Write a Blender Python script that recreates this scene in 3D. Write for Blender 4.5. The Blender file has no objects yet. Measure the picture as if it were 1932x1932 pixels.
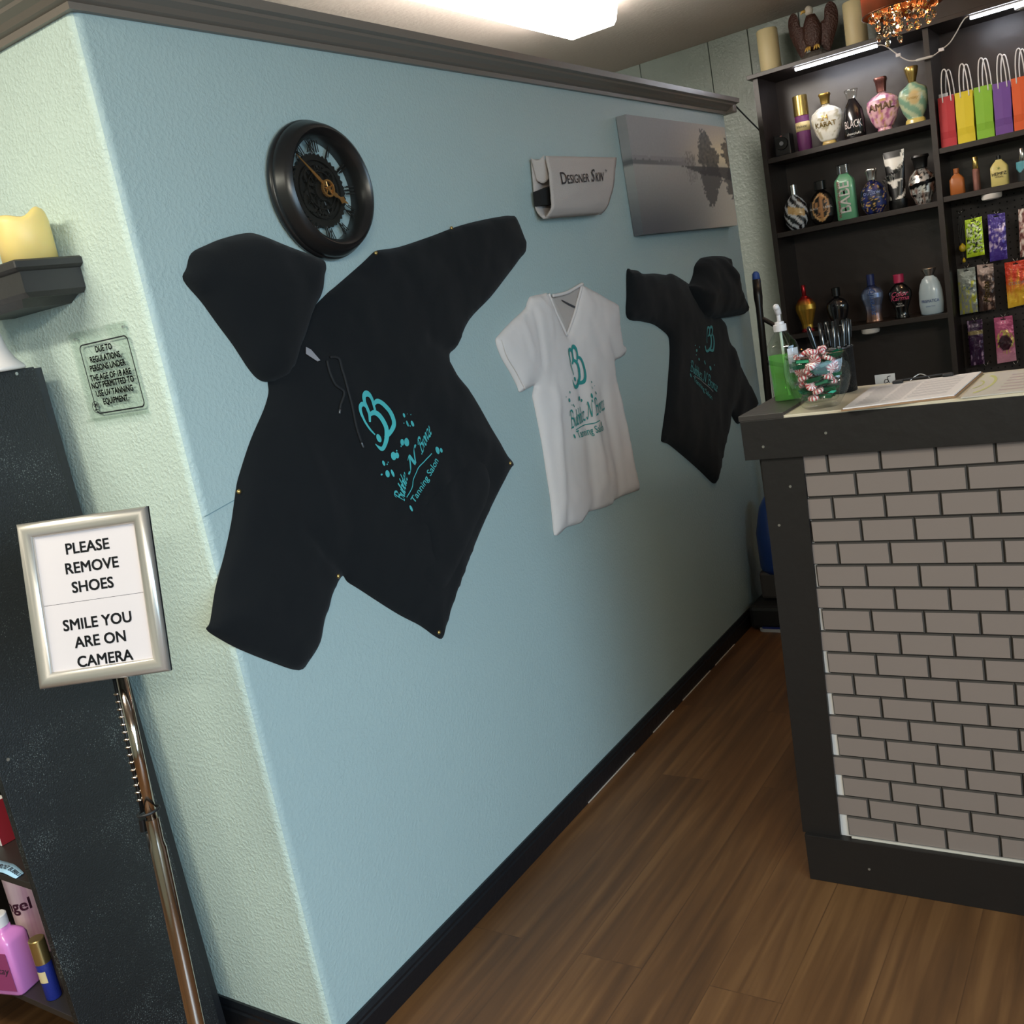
import bpy, bmesh, math, random
from mathutils import Vector, Matrix, noise
from mathutils.geometry import delaunay_2d_cdt
random.seed(7)
C = bpy.context.scene.collection
sc = bpy.context.scene
PI = math.pi

# ------------------------------------------------------------------ camera
cam_d = bpy.data.cameras.new('camera'); cam = bpy.data.objects.new('camera', cam_d); C.objects.link(cam)
yaw, pit, rol = 0.61058831, -0.20451244, -0.18646047
fw = Vector((-math.sin(yaw)*math.cos(pit), math.cos(yaw)*math.cos(pit), math.sin(pit)))
rt = Vector((math.cos(yaw), math.sin(yaw), 0)); up = rt.cross(fw)
r2 = rt*math.cos(rol)+up*math.sin(rol); u2 = up*math.cos(rol)-rt*math.sin(rol)
CAM = Vector((1.40856, -1.07687, 1.3877))
cam.matrix_world = Matrix(((r2.x,u2.x,-fw.x,CAM.x),(r2.y,u2.y,-fw.y,CAM.y),(r2.z,u2.z,-fw.z,CAM.z),(0,0,0,1)))
cam_d.sensor_width = 36; cam_d.lens = 36*1838.29/1932; cam_d.clip_start = 0.02
sc.camera = cam

# ------------------------------------------------------------------ world, lights, exposure
w = bpy.data.worlds.new('world'); sc.world = w; w.use_nodes = True
w.node_tree.nodes['Background'].inputs[0].default_value = (0.62,0.78,1,1)
w.node_tree.nodes['Background'].inputs[1].default_value = 0.05
def area(name, loc, aim, sx, sy, e, col):
    d = bpy.data.lights.new(name, 'AREA'); d.shape = 'RECTANGLE'; d.size = sx; d.size_y = sy; d.energy = e; d.color = col
    o = bpy.data.objects.new(name, d); C.objects.link(o); o.location = loc
    o.rotation_euler = (Vector(aim)-Vector(loc)).to_track_quat('-Z','Y').to_euler(); return o
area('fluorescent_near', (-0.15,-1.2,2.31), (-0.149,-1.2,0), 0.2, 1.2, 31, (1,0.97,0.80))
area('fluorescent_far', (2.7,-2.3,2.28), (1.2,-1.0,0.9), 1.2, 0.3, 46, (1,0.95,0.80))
area('daylight_window', (3.45,-0.9,1.25), (0,0.1,0.05), 2.6, 1.7, 40, (0.52,0.77,1)).data.spread = math.radians(95)
def glow(name, loc, e, col, r=0.09):
    d = bpy.data.lights.new(name, 'POINT'); d.energy = e; d.color = col; d.shadow_soft_size = r
    o = bpy.data.objects.new(name, d); C.objects.link(o); o.location = loc
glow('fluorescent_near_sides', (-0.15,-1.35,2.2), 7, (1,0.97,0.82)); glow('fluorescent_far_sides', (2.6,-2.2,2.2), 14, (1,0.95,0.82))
sc.view_settings.view_transform = 'Standard'; sc.view_settings.look = 'None'
sc.view_settings.exposure = 0.2; sc.view_settings.gamma = 1.0; sc.view_settings.use_curve_mapping = False

# ------------------------------------------------------------------ helpers
def lin(c):
    if isinstance(c, str):
        c = c.lstrip('#'); c = [int(c[i:i+2],16)/255 for i in (0,2,4)]
        return tuple(((v+0.055)/1.055)**2.4 if v > 0.04045 else v/12.92 for v in c)
    return tuple(c)
MATS = {}
def mat(name, col=None, rough=0.5, metal=0.0, emit=0.0, ecol=None, bump=0.0, bscale=80, coat=0.0, spec=None, attr=False, sheen=0.0):
    if name in MATS: return MATS[name]
    m = bpy.data.materials.new(name); m.use_nodes = True; nt = m.node_tree; b = nt.nodes['Principled BSDF']
    if attr:
        a = nt.nodes.new('ShaderNodeVertexColor'); a.layer_name = 'Col'; nt.links.new(a.outputs[0], b.inputs['Base Color'])
    elif col is not None: b.inputs['Base Color'].default_value = (*lin(col),1)
    b.inputs['Roughness'].default_value = rough; b.inputs['Metallic'].default_value = metal
    if coat: b.inputs['Coat Weight'].default_value = coat; b.inputs['Coat Roughness'].default_value = 0.08
    if spec is not None: b.inputs['Specular IOR Level'].default_value = spec
    if sheen: b.inputs['Sheen Weight'].default_value = sheen
    if emit: b.inputs['Emission Color'].default_value = (*lin(ecol or col),1); b.inputs['Emission Strength'].default_value = emit
    if bump:
        n = nt.nodes.new('ShaderNodeTexNoise'); n.inputs['Scale'].default_value = bscale; n.inputs['Detail'].default_value = 4
        tc = nt.nodes.new('ShaderNodeTexCoord'); nt.links.new(tc.outputs['Object'], n.inputs['Vector'])
        bp_ = nt.nodes.new('ShaderNodeBump'); bp_.inputs['Strength'].default_value = bump; bp_.inputs['Distance'].default_value = 0.01
        nt.links.new(n.outputs['Fac'], bp_.inputs['Height']); nt.links.new(bp_.outputs[0], b.inputs['Normal'])
    MATS[name] = m; return m
def glass(name, tint=(1,1,1), gloss=1.0, rough=0.02):
    if name in MATS: return MATS[name]
    m = bpy.data.materials.new(name); m.use_nodes = True; nt = m.node_tree; nt.nodes.clear()
    o = nt.nodes.new('ShaderNodeOutputMaterial'); t = nt.nodes.new('ShaderNodeBsdfTransparent'); g = nt.nodes.new('ShaderNodeBsdfGlossy')
    t.inputs[0].default_value = (*tint,1); g.inputs['Roughness'].default_value = rough
    lw = nt.nodes.new('ShaderNodeLayerWeight'); lw.inputs[0].default_value = 0.5; f = nt.nodes.new('ShaderNodeMath'); f.operation = 'POWER'; f.inputs[1].default_value = 3.5; nt.links.new(lw.outputs['Facing'], f.inputs[0])
    k = nt.nodes.new('ShaderNodeMath'); k.operation = 'MULTIPLY_ADD'; k.use_clamp = True; k.inputs[1].default_value = 0.45*gloss; k.inputs[2].default_value = 0.035*gloss
    x = nt.nodes.new('ShaderNodeMixShader'); nt.links.new(f.outputs[0], k.inputs[0]); nt.links.new(k.outputs[0], x.inputs[0])
    nt.links.new(t.outputs[0], x.inputs[1]); nt.links.new(g.outputs[0], x.inputs[2]); nt.links.new(x.outputs[0], o.inputs[0])
    MATS[name] = m; return m

def wloc(o):
    p = Vector((0,0,0))
    while o is not None: p += o.location; o = o.parent
    return p
class MB:
    def __init__(s): s.v = []; s.f = []; s.c = []; s.m = []; s.mi = 0
    def add(s, vs, fs, col=None):
        n = len(s.v); s.v += [tuple(p) for p in vs]; s.f += [tuple(i+n for i in f) for f in fs]; s.m += [s.mi]*len(fs)
        s.c += (col if isinstance(col, list) else [lin(col) if col is not None else (0.5,0.5,0.5)]*len(vs)); return s
    def box(s, a, b, col=None, bev=0.0):
        x0,x1 = sorted((a[0],b[0])); y0,y1 = sorted((a[1],b[1])); z0,z1 = sorted((a[2],b[2]))
        if bev <= 0:
            vs = [(x0,y0,z0),(x1,y0,z0),(x1,y1,z0),(x0,y1,z0),(x0,y0,z1),(x1,y0,z1),(x1,y1,z1),(x0,y1,z1)]
            return s.add(vs, [(0,3,2,1),(4,5,6,7),(0,1,5,4),(1,2,6,5),(2,3,7,6),(3,0,4,7)], col)
        bm = bmesh.new(); bmesh.ops.create_cube(bm, size=1)
        for v in bm.verts: v.co = Vector(((x0+x1)/2+v.co.x*(x1-x0), (y0+y1)/2+v.co.y*(y1-y0), (z0+z1)/2+v.co.z*(z1-z0)))
        bmesh.ops.bevel(bm, geom=bm.edges[:], offset=bev, segments=2, affect='EDGES', profile=0.6)
        bm.verts.index_update(); vs = [v.co.copy() for v in bm.verts]; fs = [[v.index for v in f.verts] for f in bm.faces]; bm.free()
        return s.add(vs, fs, col)
    def tube(s, pts, r, n=8, col=None, cap=True, closed=False):
        pts = [Vector(p) for p in pts]; m = len(pts); rs = r if isinstance(r,(list,tuple)) else [r]*m
        rings = []; prev = None
        for i,p in enumerate(pts):
            if closed: t = pts[(i+1)%m]-pts[i-1]
            else: t = pts[min(i+1,m-1)]-pts[max(i-1,0)]
            if t.length < 1e-9: t = Vector((0,0,1))
            t.normalize()
            a = prev if prev is not None else (Vector((0,0,1)) if abs(t.z) < 0.9 else Vector((1,0,0)))
            a = a-t*a.dot(t)
            if a.length < 1e-6: a = t.orthogonal()
            a.normalize(); prev = a; b = t.cross(a)
            rings += [p+(a*math.cos(2*PI*k/n)+b*math.sin(2*PI*k/n))*rs[i] for k in range(n)]
        fs = []
        for i in range(m if closed else m-1):
            j = (i+1)%m
            fs += [(i*n+k, i*n+(k+1)%n, j*n+(k+1)%n, j*n+k) for k in range(n)]
        if cap and not closed: fs += [tuple(reversed(range(n))), tuple(range((m-1)*n, m*n))]
        return s.add(rings, fs, col)
    def lathe(s, prof, c=(0,0,0), n=24, sx=1.0, sy=1.0, col=None, colf=None, power=2.0, cap=True):
        vs = []; cs = []
        for z,r in prof:
            for k in range(n):
                t = 2*PI*k/n; ct, st = math.cos(t), math.sin(t)
                if power != 2.0:
                    q = (abs(ct)**power+abs(st)**power)**(-1/power); ct *= q; st *= q
                vs.append((c[0]+r*sx*ct, c[1]+r*sy*st, c[2]+z)); cs.append(lin(colf(t,z)) if colf else lin(col) if col else (0.5,)*3)
        fs = [(i*n+k, i*n+(k+1)%n, (i+1)*n+(k+1)%n, (i+1)*n+k) for i in range(len(prof)-1) for k in range(n)]
        if cap: fs += [tuple(reversed(range(n))), tuple(range((len(prof)-1)*n, len(prof)*n))]
        return s.add(vs, fs, cs)
    def prism(s, poly, fn, d, col=None):
        # poly: 2-D outline, fn(a,b,h) -> 3-D, d: thickness
        n = len(poly); vs = [fn(a,b,0) for a,b in poly]+[fn(a,b,d) for a,b in poly]
        return s.add(vs, [tuple(range(n)), tuple(reversed(range(n,2*n)))]+[(i, (i+1)%n, n+(i+1)%n, n+i) for i in range(n)], col)
    def grid(s, nu, nv, fn, colf=None, flip=False):
        vs = []; cs = []
        for j in range(nv+1):
            for i in range(nu+1):
                vs.append(fn(i/nu, j/nv)); cs.append(lin(colf(i/nu, j/nv)) if colf else (0.5,)*3)
        q = nu+1; fs = [(j*q+i, j*q+i+1, (j+1)*q+i+1, (j+1)*q+i) for j in range(nv) for i in range(nu)]
        if flip: fs = [tuple(reversed(f)) for f in fs]
        return s.add(vs, fs, cs)
    def build(s, name, m, parent=None, smooth=False, world=True, colors=False, recalc=True, angle=None):
        me = bpy.data.meshes.new(name); off = wloc(parent) if (parent is not None and world) else Vector((0,0,0))
        me.from_pydata([Vector(p)-off for p in s.v], [], s.f)
        ms = m if isinstance(m,(list,tuple)) else [m]
        for x in ms: me.materials.append(x)
        if len(ms) > 1: me.polygons.foreach_set('material_index', s.m)
        if colors:
            at = me.color_attributes.new('Col','FLOAT_COLOR','POINT'); at.data.foreach_set('color', [q for c in s.c for q in (*c,1)])
        if recalc:
            bm = bmesh.new(); bm.from_mesh(me); bmesh.ops.recalc_face_normals(bm, faces=bm.faces); bm.to_mesh(me); bm.free()
        if smooth:
            me.polygons.foreach_set('use_smooth', [True]*len(me.polygons))
            if angle:
                try: me.set_sharp_from_angle(angle=math.radians(angle))
                except Exception: pass
        me.update()
        o = bpy.data.objects.new(name, me); C.objects.link(o); o.parent = parent; return o
def tag(o, label, cat, group=None):
    o['label'] = label; o['category'] = cat
    if group: o['group'] = group
    return o
def thing(name, label, cat, loc=(0,0,0), group=None, rot=None):
    o = bpy.data.objects.new(name, None); C.objects.link(o); o.location = loc; o.empty_display_size = 0.05
    if rot: o.rotation_euler = rot
    return tag(o, label, cat, group)
def struct(o): o['kind'] = 'structure'; return o
def dup(root, loc, rot=None, label=None, group=None):
    r = root.copy(); C.objects.link(r); r.location = loc
    if rot: r.rotation_euler = rot
    if label: r['label'] = label
    if group: r['group'] = group
    for ch in list(root.children):
        c = ch.copy(); C.objects.link(c); c.parent = r
        for g in ch.children:
            d = g.copy(); C.objects.link(d); d.parent = c
    return r
def cr(pts, n=6, closed=False):
    P = [Vector(p) for p in pts]; m = len(P); out = []
    for i in range(m if closed else m-1):
        if closed: a,b,c,d = P[i-1],P[i],P[(i+1)%m],P[(i+2)%m]
        else: a,b,c,d = P[max(i-1,0)],P[i],P[i+1],P[min(i+2,m-1)]
        for k in range(n):
            t = k/n; out.append(0.5*((2*b)+(c-a)*t+(2*a-5*b+4*c-d)*t*t+(3*b-a-3*c+d)*t**3))
    if not closed: out.append(P[-1])
    return out
def rrect(w, h, r, n=5, cx=0, cy=0):
    out = []
    for sx,sy,a0 in ((1,1,0),(-1,1,PI/2),(-1,-1,PI),(1,-1,1.5*PI)):
        for k in range(n+1):
            a = a0+PI/2*k/n; out.append((cx+sx*(w/2-r)+r*math.cos(a), cy+sy*(h/2-r)+r*math.sin(a)))
    return out
def smooth01(a, b, x):
    t = max(0,min(1,(x-a)/(b-a))) if a != b else float(x > a); return t*t*(3-2*t)
def mix(a, b, t):
    a = lin(a); b = lin(b); return tuple(p+(q-p)*t for p,q in zip(a,b))
def fbm(x, y, z=0.0, o=4): return noise.fractal(Vector((x,y,z)), 1.0, 2.0, o)

# --- lettering: filled outlines of the built-in font, returned as 2-D mesh
def text2d(st, size=1.0, bold=0.0, shear=0.0, align='CENTER', sx=1.0, spacing=1.0):
    cu = bpy.data.curves.new('t','FONT'); cu.body = st; cu.size = size; cu.shear = shear
    cu.align_x = align; cu.resolution_u = 3; cu.space_character = spacing
    o = bpy.data.objects.new('t', cu); C.objects.link(o)
    dg = bpy.context.evaluated_depsgraph_get(); dg.update()
    me = bpy.data.meshes.new_from_object(o.evaluated_get(dg))
    vs = [(v.co.x*sx, v.co.y) for v in me.vertices]; fs = [tuple(p.vertices) for p in me.polygons]
    bpy.data.objects.remove(o); bpy.data.curves.remove(cu); bpy.data.meshes.remove(me)
    if bold > 0:
        b_ = bold*size; V = []; F = []
        for dx,dy in ((b_,b_),(-b_,b_),(b_,-b_),(-b_,-b_)):
            k = len(V); V += [(x+dx,y+dy) for x,y in vs]; F += [tuple(i+k for i in f) for f in fs]
        vs, fs = V, F
    return vs, fs
def put(mb, t, fn, col=None):
    mb.add([fn(a,b) for a,b in t[0]], t[1], col)
# --- pen strokes: ribbon with per-point half widths (or a broad nib), 2-D mesh
def ribbon(pts, ws):
    P = [Vector(p[:2]) for p in pts]; vs = []; m = len(P)
    for i,p in enumerate(P):
        t = P[min(i+1,m-1)]-P[max(i-1,0)]
        if t.length < 1e-9: t = Vector((1,0))
        t.normalize(); nrm = Vector((-t.y,t.x)); vs += [tuple(p+nrm*ws[i]), tuple(p-nrm*ws[i])]
    return vs, [(2*i,2*i+1,2*i+3,2*i+2) for i in range(m-1)]
def nib(pts, w, ang=0.7):
    P = cr(pts, 5); d = Vector((math.cos(ang),math.sin(ang)))*w; vs = []; e = Vector((-d.y,d.x))*0.25
    ws = []
    for i,p in enumerate(P):
        t = P[min(i+1,len(P)-1)]-P[max(i-1,0)]
        t = t.normalized() if t.length > 1e-9 else Vector((1,0)); ws.append(max(w*0.28, abs(t.x*d.y-t.y*d.x)))
    return ribbon(P, ws)
GL = {  # chancery letters: advance, strokes (upright, x-height 1, sheared on use)
 'B': (1.35, [[(0.35,1.75),(0.3,1.0),(0.22,0.1),(-0.05,-0.05)],[(-0.1,1.35),(0.1,1.8),(0.7,1.85),(1.05,1.5),(0.8,1.05),(0.4,0.98)],[(0.4,0.98),(0.95,0.9),(1.15,0.45),(0.8,0.02),(0.2,0.02)]]),
 'u': (0.85, [[(0.08,0.95),(0.1,0.4),(0.22,0.02),(0.5,0.12),(0.68,0.5)],[(0.68,0.98),(0.66,0.3),(0.74,0.02),(0.85,0.12)]]),
 'b': (0.82, [[(0.1,1.75),(0.1,0.9),(0.12,0.1)],[(0.12,0.3),(0.35,0.95),(0.68,0.85),(0.66,0.25),(0.4,0.0),(0.12,0.08)]]),
 'l': (0.42, [[(0.1,1.75),(0.1,0.9),(0.12,0.1),(0.24,0.0),(0.36,0.1)]]),
 'e': (0.7, [[(0.08,0.5),(0.5,0.62),(0.52,0.88),(0.32,0.98),(0.08,0.55),(0.14,0.08),(0.38,0.0),(0.62,0.15)]]),
 'z': (0.8, [[(0.08,0.8),(0.2,0.97),(0.62,0.95)],[(0.62,0.95),(0.35,0.5),(0.06,0.06)],[(0.06,0.06),(0.4,0.06),(0.62,-0.06),(0.78,0.12)]]),
 'N': (1.9, [[(-0.15,0.25),(0.0,0.0),(0.25,0.2),(0.4,1.0),(0.5,1.7)],[(0.15,1.55),(0.4,1.8),(0.6,1.55),(0.95,0.5),(1.2,0.02)],[(1.2,0.02),(1.28,0.9),(1.4,1.6),(1.65,1.85),(1.85,1.6)]]),
 'r': (0.58, [[(0.08,0.95),(0.1,0.5),(0.1,0.02)],[(0.1,0.5),(0.28,0.9),(0.54,0.9)]]),
 'o': (0.78, [[(0.35,0.98),(0.06,0.6),(0.14,0.08),(0.42,0.02),(0.66,0.45),(0.56,0.9),(0.35,0.98)]]),
 'n': (0.9, [[(0.08,0.95),(0.1,0.5),(0.1,0.02)],[(0.1,0.5),(0.35,0.95),(0.62,0.85),(0.62,0.3),(0.7,0.02),(0.86,0.12)]]),
 ' ': (0.55, [])}
def chancery(st, w=0.085, shear=0.28):
    vs = []; fs = []; x = 0
    for ch in st:
        adv, strokes = GL[ch]
        for sk in strokes:
            a, f = nib([(x+p[0]+shear*p[1], p[1]) for p in sk], w); n = len(vs)
            vs += a; fs += [tuple(i+n for i in q) for q in f]
        x += adv
    return ([(a/x, b) for a,b in vs], fs)   # width normalised to 1
def ell(cx, cy, rx, ry, n=14, a=0.0):
    return [(cx+rx*math.cos(2*PI*k/n)*math.cos(a)-ry*math.sin(2*PI*k/n)*math.sin(a), cy+rx*math.cos(2*PI*k/n)*math.sin(a)+ry*math.sin(2*PI*k/n)*math.cos(a)) for k in range(n)]

# ------------------------------------------------------------------ structure materials
def plaster(name, col, strength, scale):
    m = bpy.data.materials.new(name); m.use_nodes = True; nt = m.node_tree; b = nt.nodes['Principled BSDF']
    b.inputs['Base Color'].default_value = (*lin(col),1); b.inputs['Roughness'].default_value = 0.42; b.inputs['Specular IOR Level'].default_value = 0.45
    tc = nt.nodes.new('ShaderNodeTexCoord')
    n = nt.nodes.new('ShaderNodeTexNoise'); n.inputs['Scale'].default_value = scale; n.inputs['Detail'].default_value = 5; n.inputs['Roughness'].default_value = 0.55
    n2 = nt.nodes.new('ShaderNodeTexNoise'); n2.inputs['Scale'].default_value = scale*0.16; n2.inputs['Detail'].default_value = 2
    r = nt.nodes.new('ShaderNodeValToRGB'); r.color_ramp.elements[0].position = 0.42; r.color_ramp.elements[1].position = 0.66
    for x in (n, n2): nt.links.new(tc.outputs['Object'], x.inputs['Vector'])
    nt.links.new(n.outputs['Fac'], r.inputs[0])
    mu = nt.nodes.new('ShaderNodeMath'); mu.operation = 'MULTIPLY'; nt.links.new(r.outputs[0], mu.inputs[0]); nt.links.new(n2.outputs['Fac'], mu.inputs[1])
    bp_ = nt.nodes.new('ShaderNodeBump'); bp_.inputs['Strength'].default_value = strength; bp_.inputs['Distance'].default_value = 0.006
    nt.links.new(mu.outputs[0], bp_.inputs['Height']); nt.links.new(bp_.outputs[0], b.inputs['Normal']); return m
M_wallA = plaster('paint_left', '#A6B8B7', 0.28, 120)
M_wallB = plaster('paint_front', '#C0CFC5', 0.42, 130)
M_ceil = mat('ceiling_paint', '#B9ADA6', 0.8, bump=0.15, bscale=60)
M_back = plaster('paneling_paint', '#868E88', 0.35, 60); M_back.node_tree.nodes['Principled BSDF'].inputs['Roughness'].default_value = 0.3
M_black = mat('black_paint', '#14161A', 0.35, bump=0.12, bscale=60)
M_crown = mat('crown_paint', '#776D64', 0.33)

def floor_mat():
    m = bpy.data.materials.new('vinyl_plank'); m.use_nodes = True; nt = m.node_tree; b = nt.nodes['Principled BSDF']; L = nt.links.new
    tc = nt.nodes.new('ShaderNodeTexCoord'); mp = nt.nodes.new('ShaderNodeMapping'); mp.inputs['Rotation'].default_value = (0,0,PI/2); L(tc.outputs['Object'], mp.inputs['Vector'])
    br = nt.nodes.new('ShaderNodeTexBrick'); br.inputs['Scale'].default_value = 1; br.inputs['Brick Width'].default_value = 1.22; br.inputs['Row Height'].default_value = 0.15
    br.inputs['Mortar Size'].default_value = 0.0012; br.offset = 0.37; br.inputs['Color1'].default_value = (0.3,0.3,0.3,1); br.inputs['Color2'].default_value = (0.7,0.7,0.7,1); br.inputs['Mortar'].default_value = (0.12,0.12,0.12,1); br.inputs['Bias'].default_value = 0
    L(mp.outputs[0], br.inputs['Vector'])
    ms = nt.nodes.new('ShaderNodeMapping'); ms.inputs['Scale'].default_value = (34,1.6,1); L(tc.outputs['Object'], ms.inputs['Vector'])
    ad = nt.nodes.new('ShaderNodeVectorMath'); ad.operation = 'ADD'; sc_ = nt.nodes.new('ShaderNodeVectorMath'); sc_.operation = 'SCALE'; sc_.inputs['Scale'].default_value = 37
    L(br.outputs['Color'], sc_.inputs[0]); L(ms.outputs[0], ad.inputs[0]); L(sc_.outputs[0], ad.inputs[1])
    n = nt.nodes.new('ShaderNodeTexNoise'); n.inputs['Scale'].default_value = 1; n.inputs['Detail'].default_value = 6; n.inputs['Distortion'].default_value = 0.6; L(ad.outputs[0], n.inputs['Vector'])
    ms2 = nt.nodes.new('ShaderNodeMapping'); ms2.inputs['Scale'].default_value = (5,0.8,1); L(tc.outputs['Object'], ms2.inputs['Vector'])
    n2 = nt.nodes.new('ShaderNodeTexNoise'); n2.inputs['Scale'].default_value = 1; n2.inputs['Detail'].default_value = 3; n2.inputs['Distortion'].default_value = 1.5; L(ms2.outputs[0], n2.inputs['Vector'])
    r = nt.nodes.new('ShaderNodeValToRGB'); e = r.color_ramp.elements
    e[0].position = 0.28; e[0].color = (*lin('#432C1A'),1); e[1].position = 0.74; e[1].color = (*lin('#87603A'),1)
    k = e.new(0.5); k.color = (*lin('#654427'),1)
    a = nt.nodes.new('ShaderNodeMath'); a.operation = 'MULTIPLY_ADD'; a.inputs[1].default_value = 0.6; L(n.outputs['Fac'], a.inputs[0])
    a2 = nt.nodes.new('ShaderNodeMath'); a2.operation = 'MULTIPLY_ADD'; a2.inputs[1].default_value = 0.32; a2.inputs[2].default_value = -0.09; L(n2.outputs['Fac'], a2.inputs[0]); 
    a3 = nt.nodes.new('ShaderNodeMath'); a3.operation = 'MULTIPLY_ADD'; a3.inputs[1].default_value = 0.28; L(br.outputs['Color'], a3.inputs[0]); L(a2.outputs[0], a3.inputs[2]); L(a3.outputs[0], a.inputs[2]); L(a.outputs[0], r.inputs[0])
    L(r.outputs[0], b.inputs['Base Color']); b.inputs['Roughness'].default_value = 0.42
    bp_ = nt.nodes.new('ShaderNodeBump'); bp_.inputs['Strength'].default_value = 0.12; bp_.inputs['Distance'].default_value = 0.003; L(n.outputs['Fac'], bp_.inputs['Height']); L(bp_.outputs[0], b.inputs['Normal'])
    return m
HC = 2.345
f = struct(MB().box((-2.3,-3.4,-0.06),(3.7,3.45,0)).build('floor', floor_mat()))
struct(MB().box((-2.3,-3.4,HC),(3.7,3.45,HC+0.06)).build('ceiling', M_ceil))
WL = 2.87; WT = 2.0; R = 0.02
arcA = [(-R+R*math.cos(a), R-R*math.sin(a)) for a in [PI/4*k/4 for k in range(5)]]
arcB = [(-R+R*math.cos(a), R-R*math.sin(a)) for a in [PI/4+PI/4*k/4 for k in range(5)]]
up3 = lambda a,b,h: (a,b,h)
struct(MB().prism([(0,WL),(-0.12,WL),(-0.12,0.12)]+arcA[::-1], up3, WT).build('wall_left', M_wallA, smooth=True, angle=30))
struct(MB().prism([(-0.12,0.12),(-2.3,0.12),(-2.3,0)]+arcB[::-1], up3, WT).build('wall_front', M_wallB, smooth=True, angle=30))
mb = MB(); gx = [-2.3,-1.6,-1.2,-0.82,-0.53,-0.2,-0.02,0.2,0.6,1.0,1.4,1.8,2.2,2.6,3.0,3.4,3.6]
for a,b in zip(gx[:-1],gx[1:]): mb.box((a+0.002,3.35,0),(b-0.002,3.38,HC), bev=0.0015)
mb.box((-2.3,3.362,0),(3.6,3.42,HC)); struct(mb.build('wall_back', M_back))
struct(MB().box((3.6,-3.4,0),(3.68,3.42,HC)).build('wall_right', mat('side_paint','#A8B4AC',0.6)))
struct(MB().box((-2.3,-3.4,0),(3.6,-3.32,HC)).build('wall_rear', mat('side_paint')))
struct(MB().box((-2.38,-3.4,0),(-2.3,3.42,HC)).build('wall_side', mat('side_paint')))
# crown: stepped profile swept along both faces of the partition
prof = [(0,1.962),(0.010,1.962),(0.012,1.972),(0.022,1.975),(0.030,1.982),(0.044,1.988),(0.047,1.993),(0.058,1.996),(0.060,2.012),(0,2.012)]
mb = MB(); n = len(prof); vs = [(d,-d,z) for d,z in prof]+[(d,WL+0.005+d*0.5,z) for d,z in prof]
mb.add(vs, [(i,(i+1)%n,n+(i+1)%n,n+i) for i in range(n)]+[tuple(range(n)),tuple(range(n,2*n))])
mb.box((-0.13,WL,1.962),(0.045,WL+0.035,2.012), bev=0.006)
struct(mb.build('trim_1', M_crown))
mb = MB(); vs = [(d,-d,z) for d,z in prof]+[(-2.3,-d,z) for d,z in prof]
mb.add(vs, [(i,(i+1)%n,n+(i+1)%n,n+i) for i in range(n)]+[tuple(range(n)),tuple(range(n,2*n))])
struct(mb.build('trim_2', M_crown))
bp = [(0,0),(0.013,0),(0.013,0.046),(0.010,0.050),(0.010,0.056),(0.005,0.066),(0,0.066)]; n = len(bp)
bl = struct(MB().add([(d,-d,z) for d,z in bp]+[(d,WL,z) for d,z in bp], [(i,(i+1)%n,n+(i+1)%n,n+i) for i in range(n)]+[tuple(range(n)),tuple(range(n,2*n))]).build('baseboard_left', M_black))
struct(MB().add([(d,-d,z) for d,z in bp]+[(-2.3,-d,z) for d,z in bp], [(i,(i+1)%n,n+(i+1)%n,n+i) for i in range(n)]+[tuple(range(n)),tuple(range(n,2*n))]).build('baseboard_front', M_black))
mb = MB()
for (a,b) in ((1.02,1.32),(1.46,1.62),(1.7,1.95),(2.0,2.2)): mb.box((0.0131,a,0.001),(0.0155,b,0.0035))
mb.build('caulk_line', mat('caulk','#C9BDB2',0.7), bl)
# a hairline joint in the left wall board
mb = MB(); c = [(0.0071,1.1299),(0.0924,1.1428)]
mb.tube([(0.0004,a,b) for a,b in c], 0.0008, 5); o = struct(mb.build('trim_3', mat('joint','#6F8A92',0.8)))

# ------------------------------------------------------------------ ceiling fluorescent above the partition
t = thing('ceiling_light', 'long white fluorescent ceiling light glowing above the blue partition wall', 'light', (-0.226,1.68,HC))
mb = MB(); pr = [(-0.109,0),(-0.109,-0.018),(-0.096,-0.064),(-0.084,-0.078),(0.084,-0.078),(0.096,-0.064),(0.109,-0.018),(0.109,0)]; n = len(pr)
mb.add([(-0.226+a,1.08,HC+b) for a,b in pr]+[(-0.226+a,2.285,HC+b) for a,b in pr], [(i,(i+1)%n,n+(i+1)%n,n+i) for i in range(n)])
mb.build('diffuser', mat('fluorescent_diffuser','#FFFDF2',0.5,emit=38.0,ecol='#FFF6EA'), t)
for y in (1.08,2.285): MB().prism(pr, lambda a,b,h,y=y: (-0.226+a,y+(h if y > 2 else -h),HC+b), 0.012).build('end_cap', mat('lamp_end','#FFFDF4',0.4,emit=20.0,ecol='#FFF6EA'), t)

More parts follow.
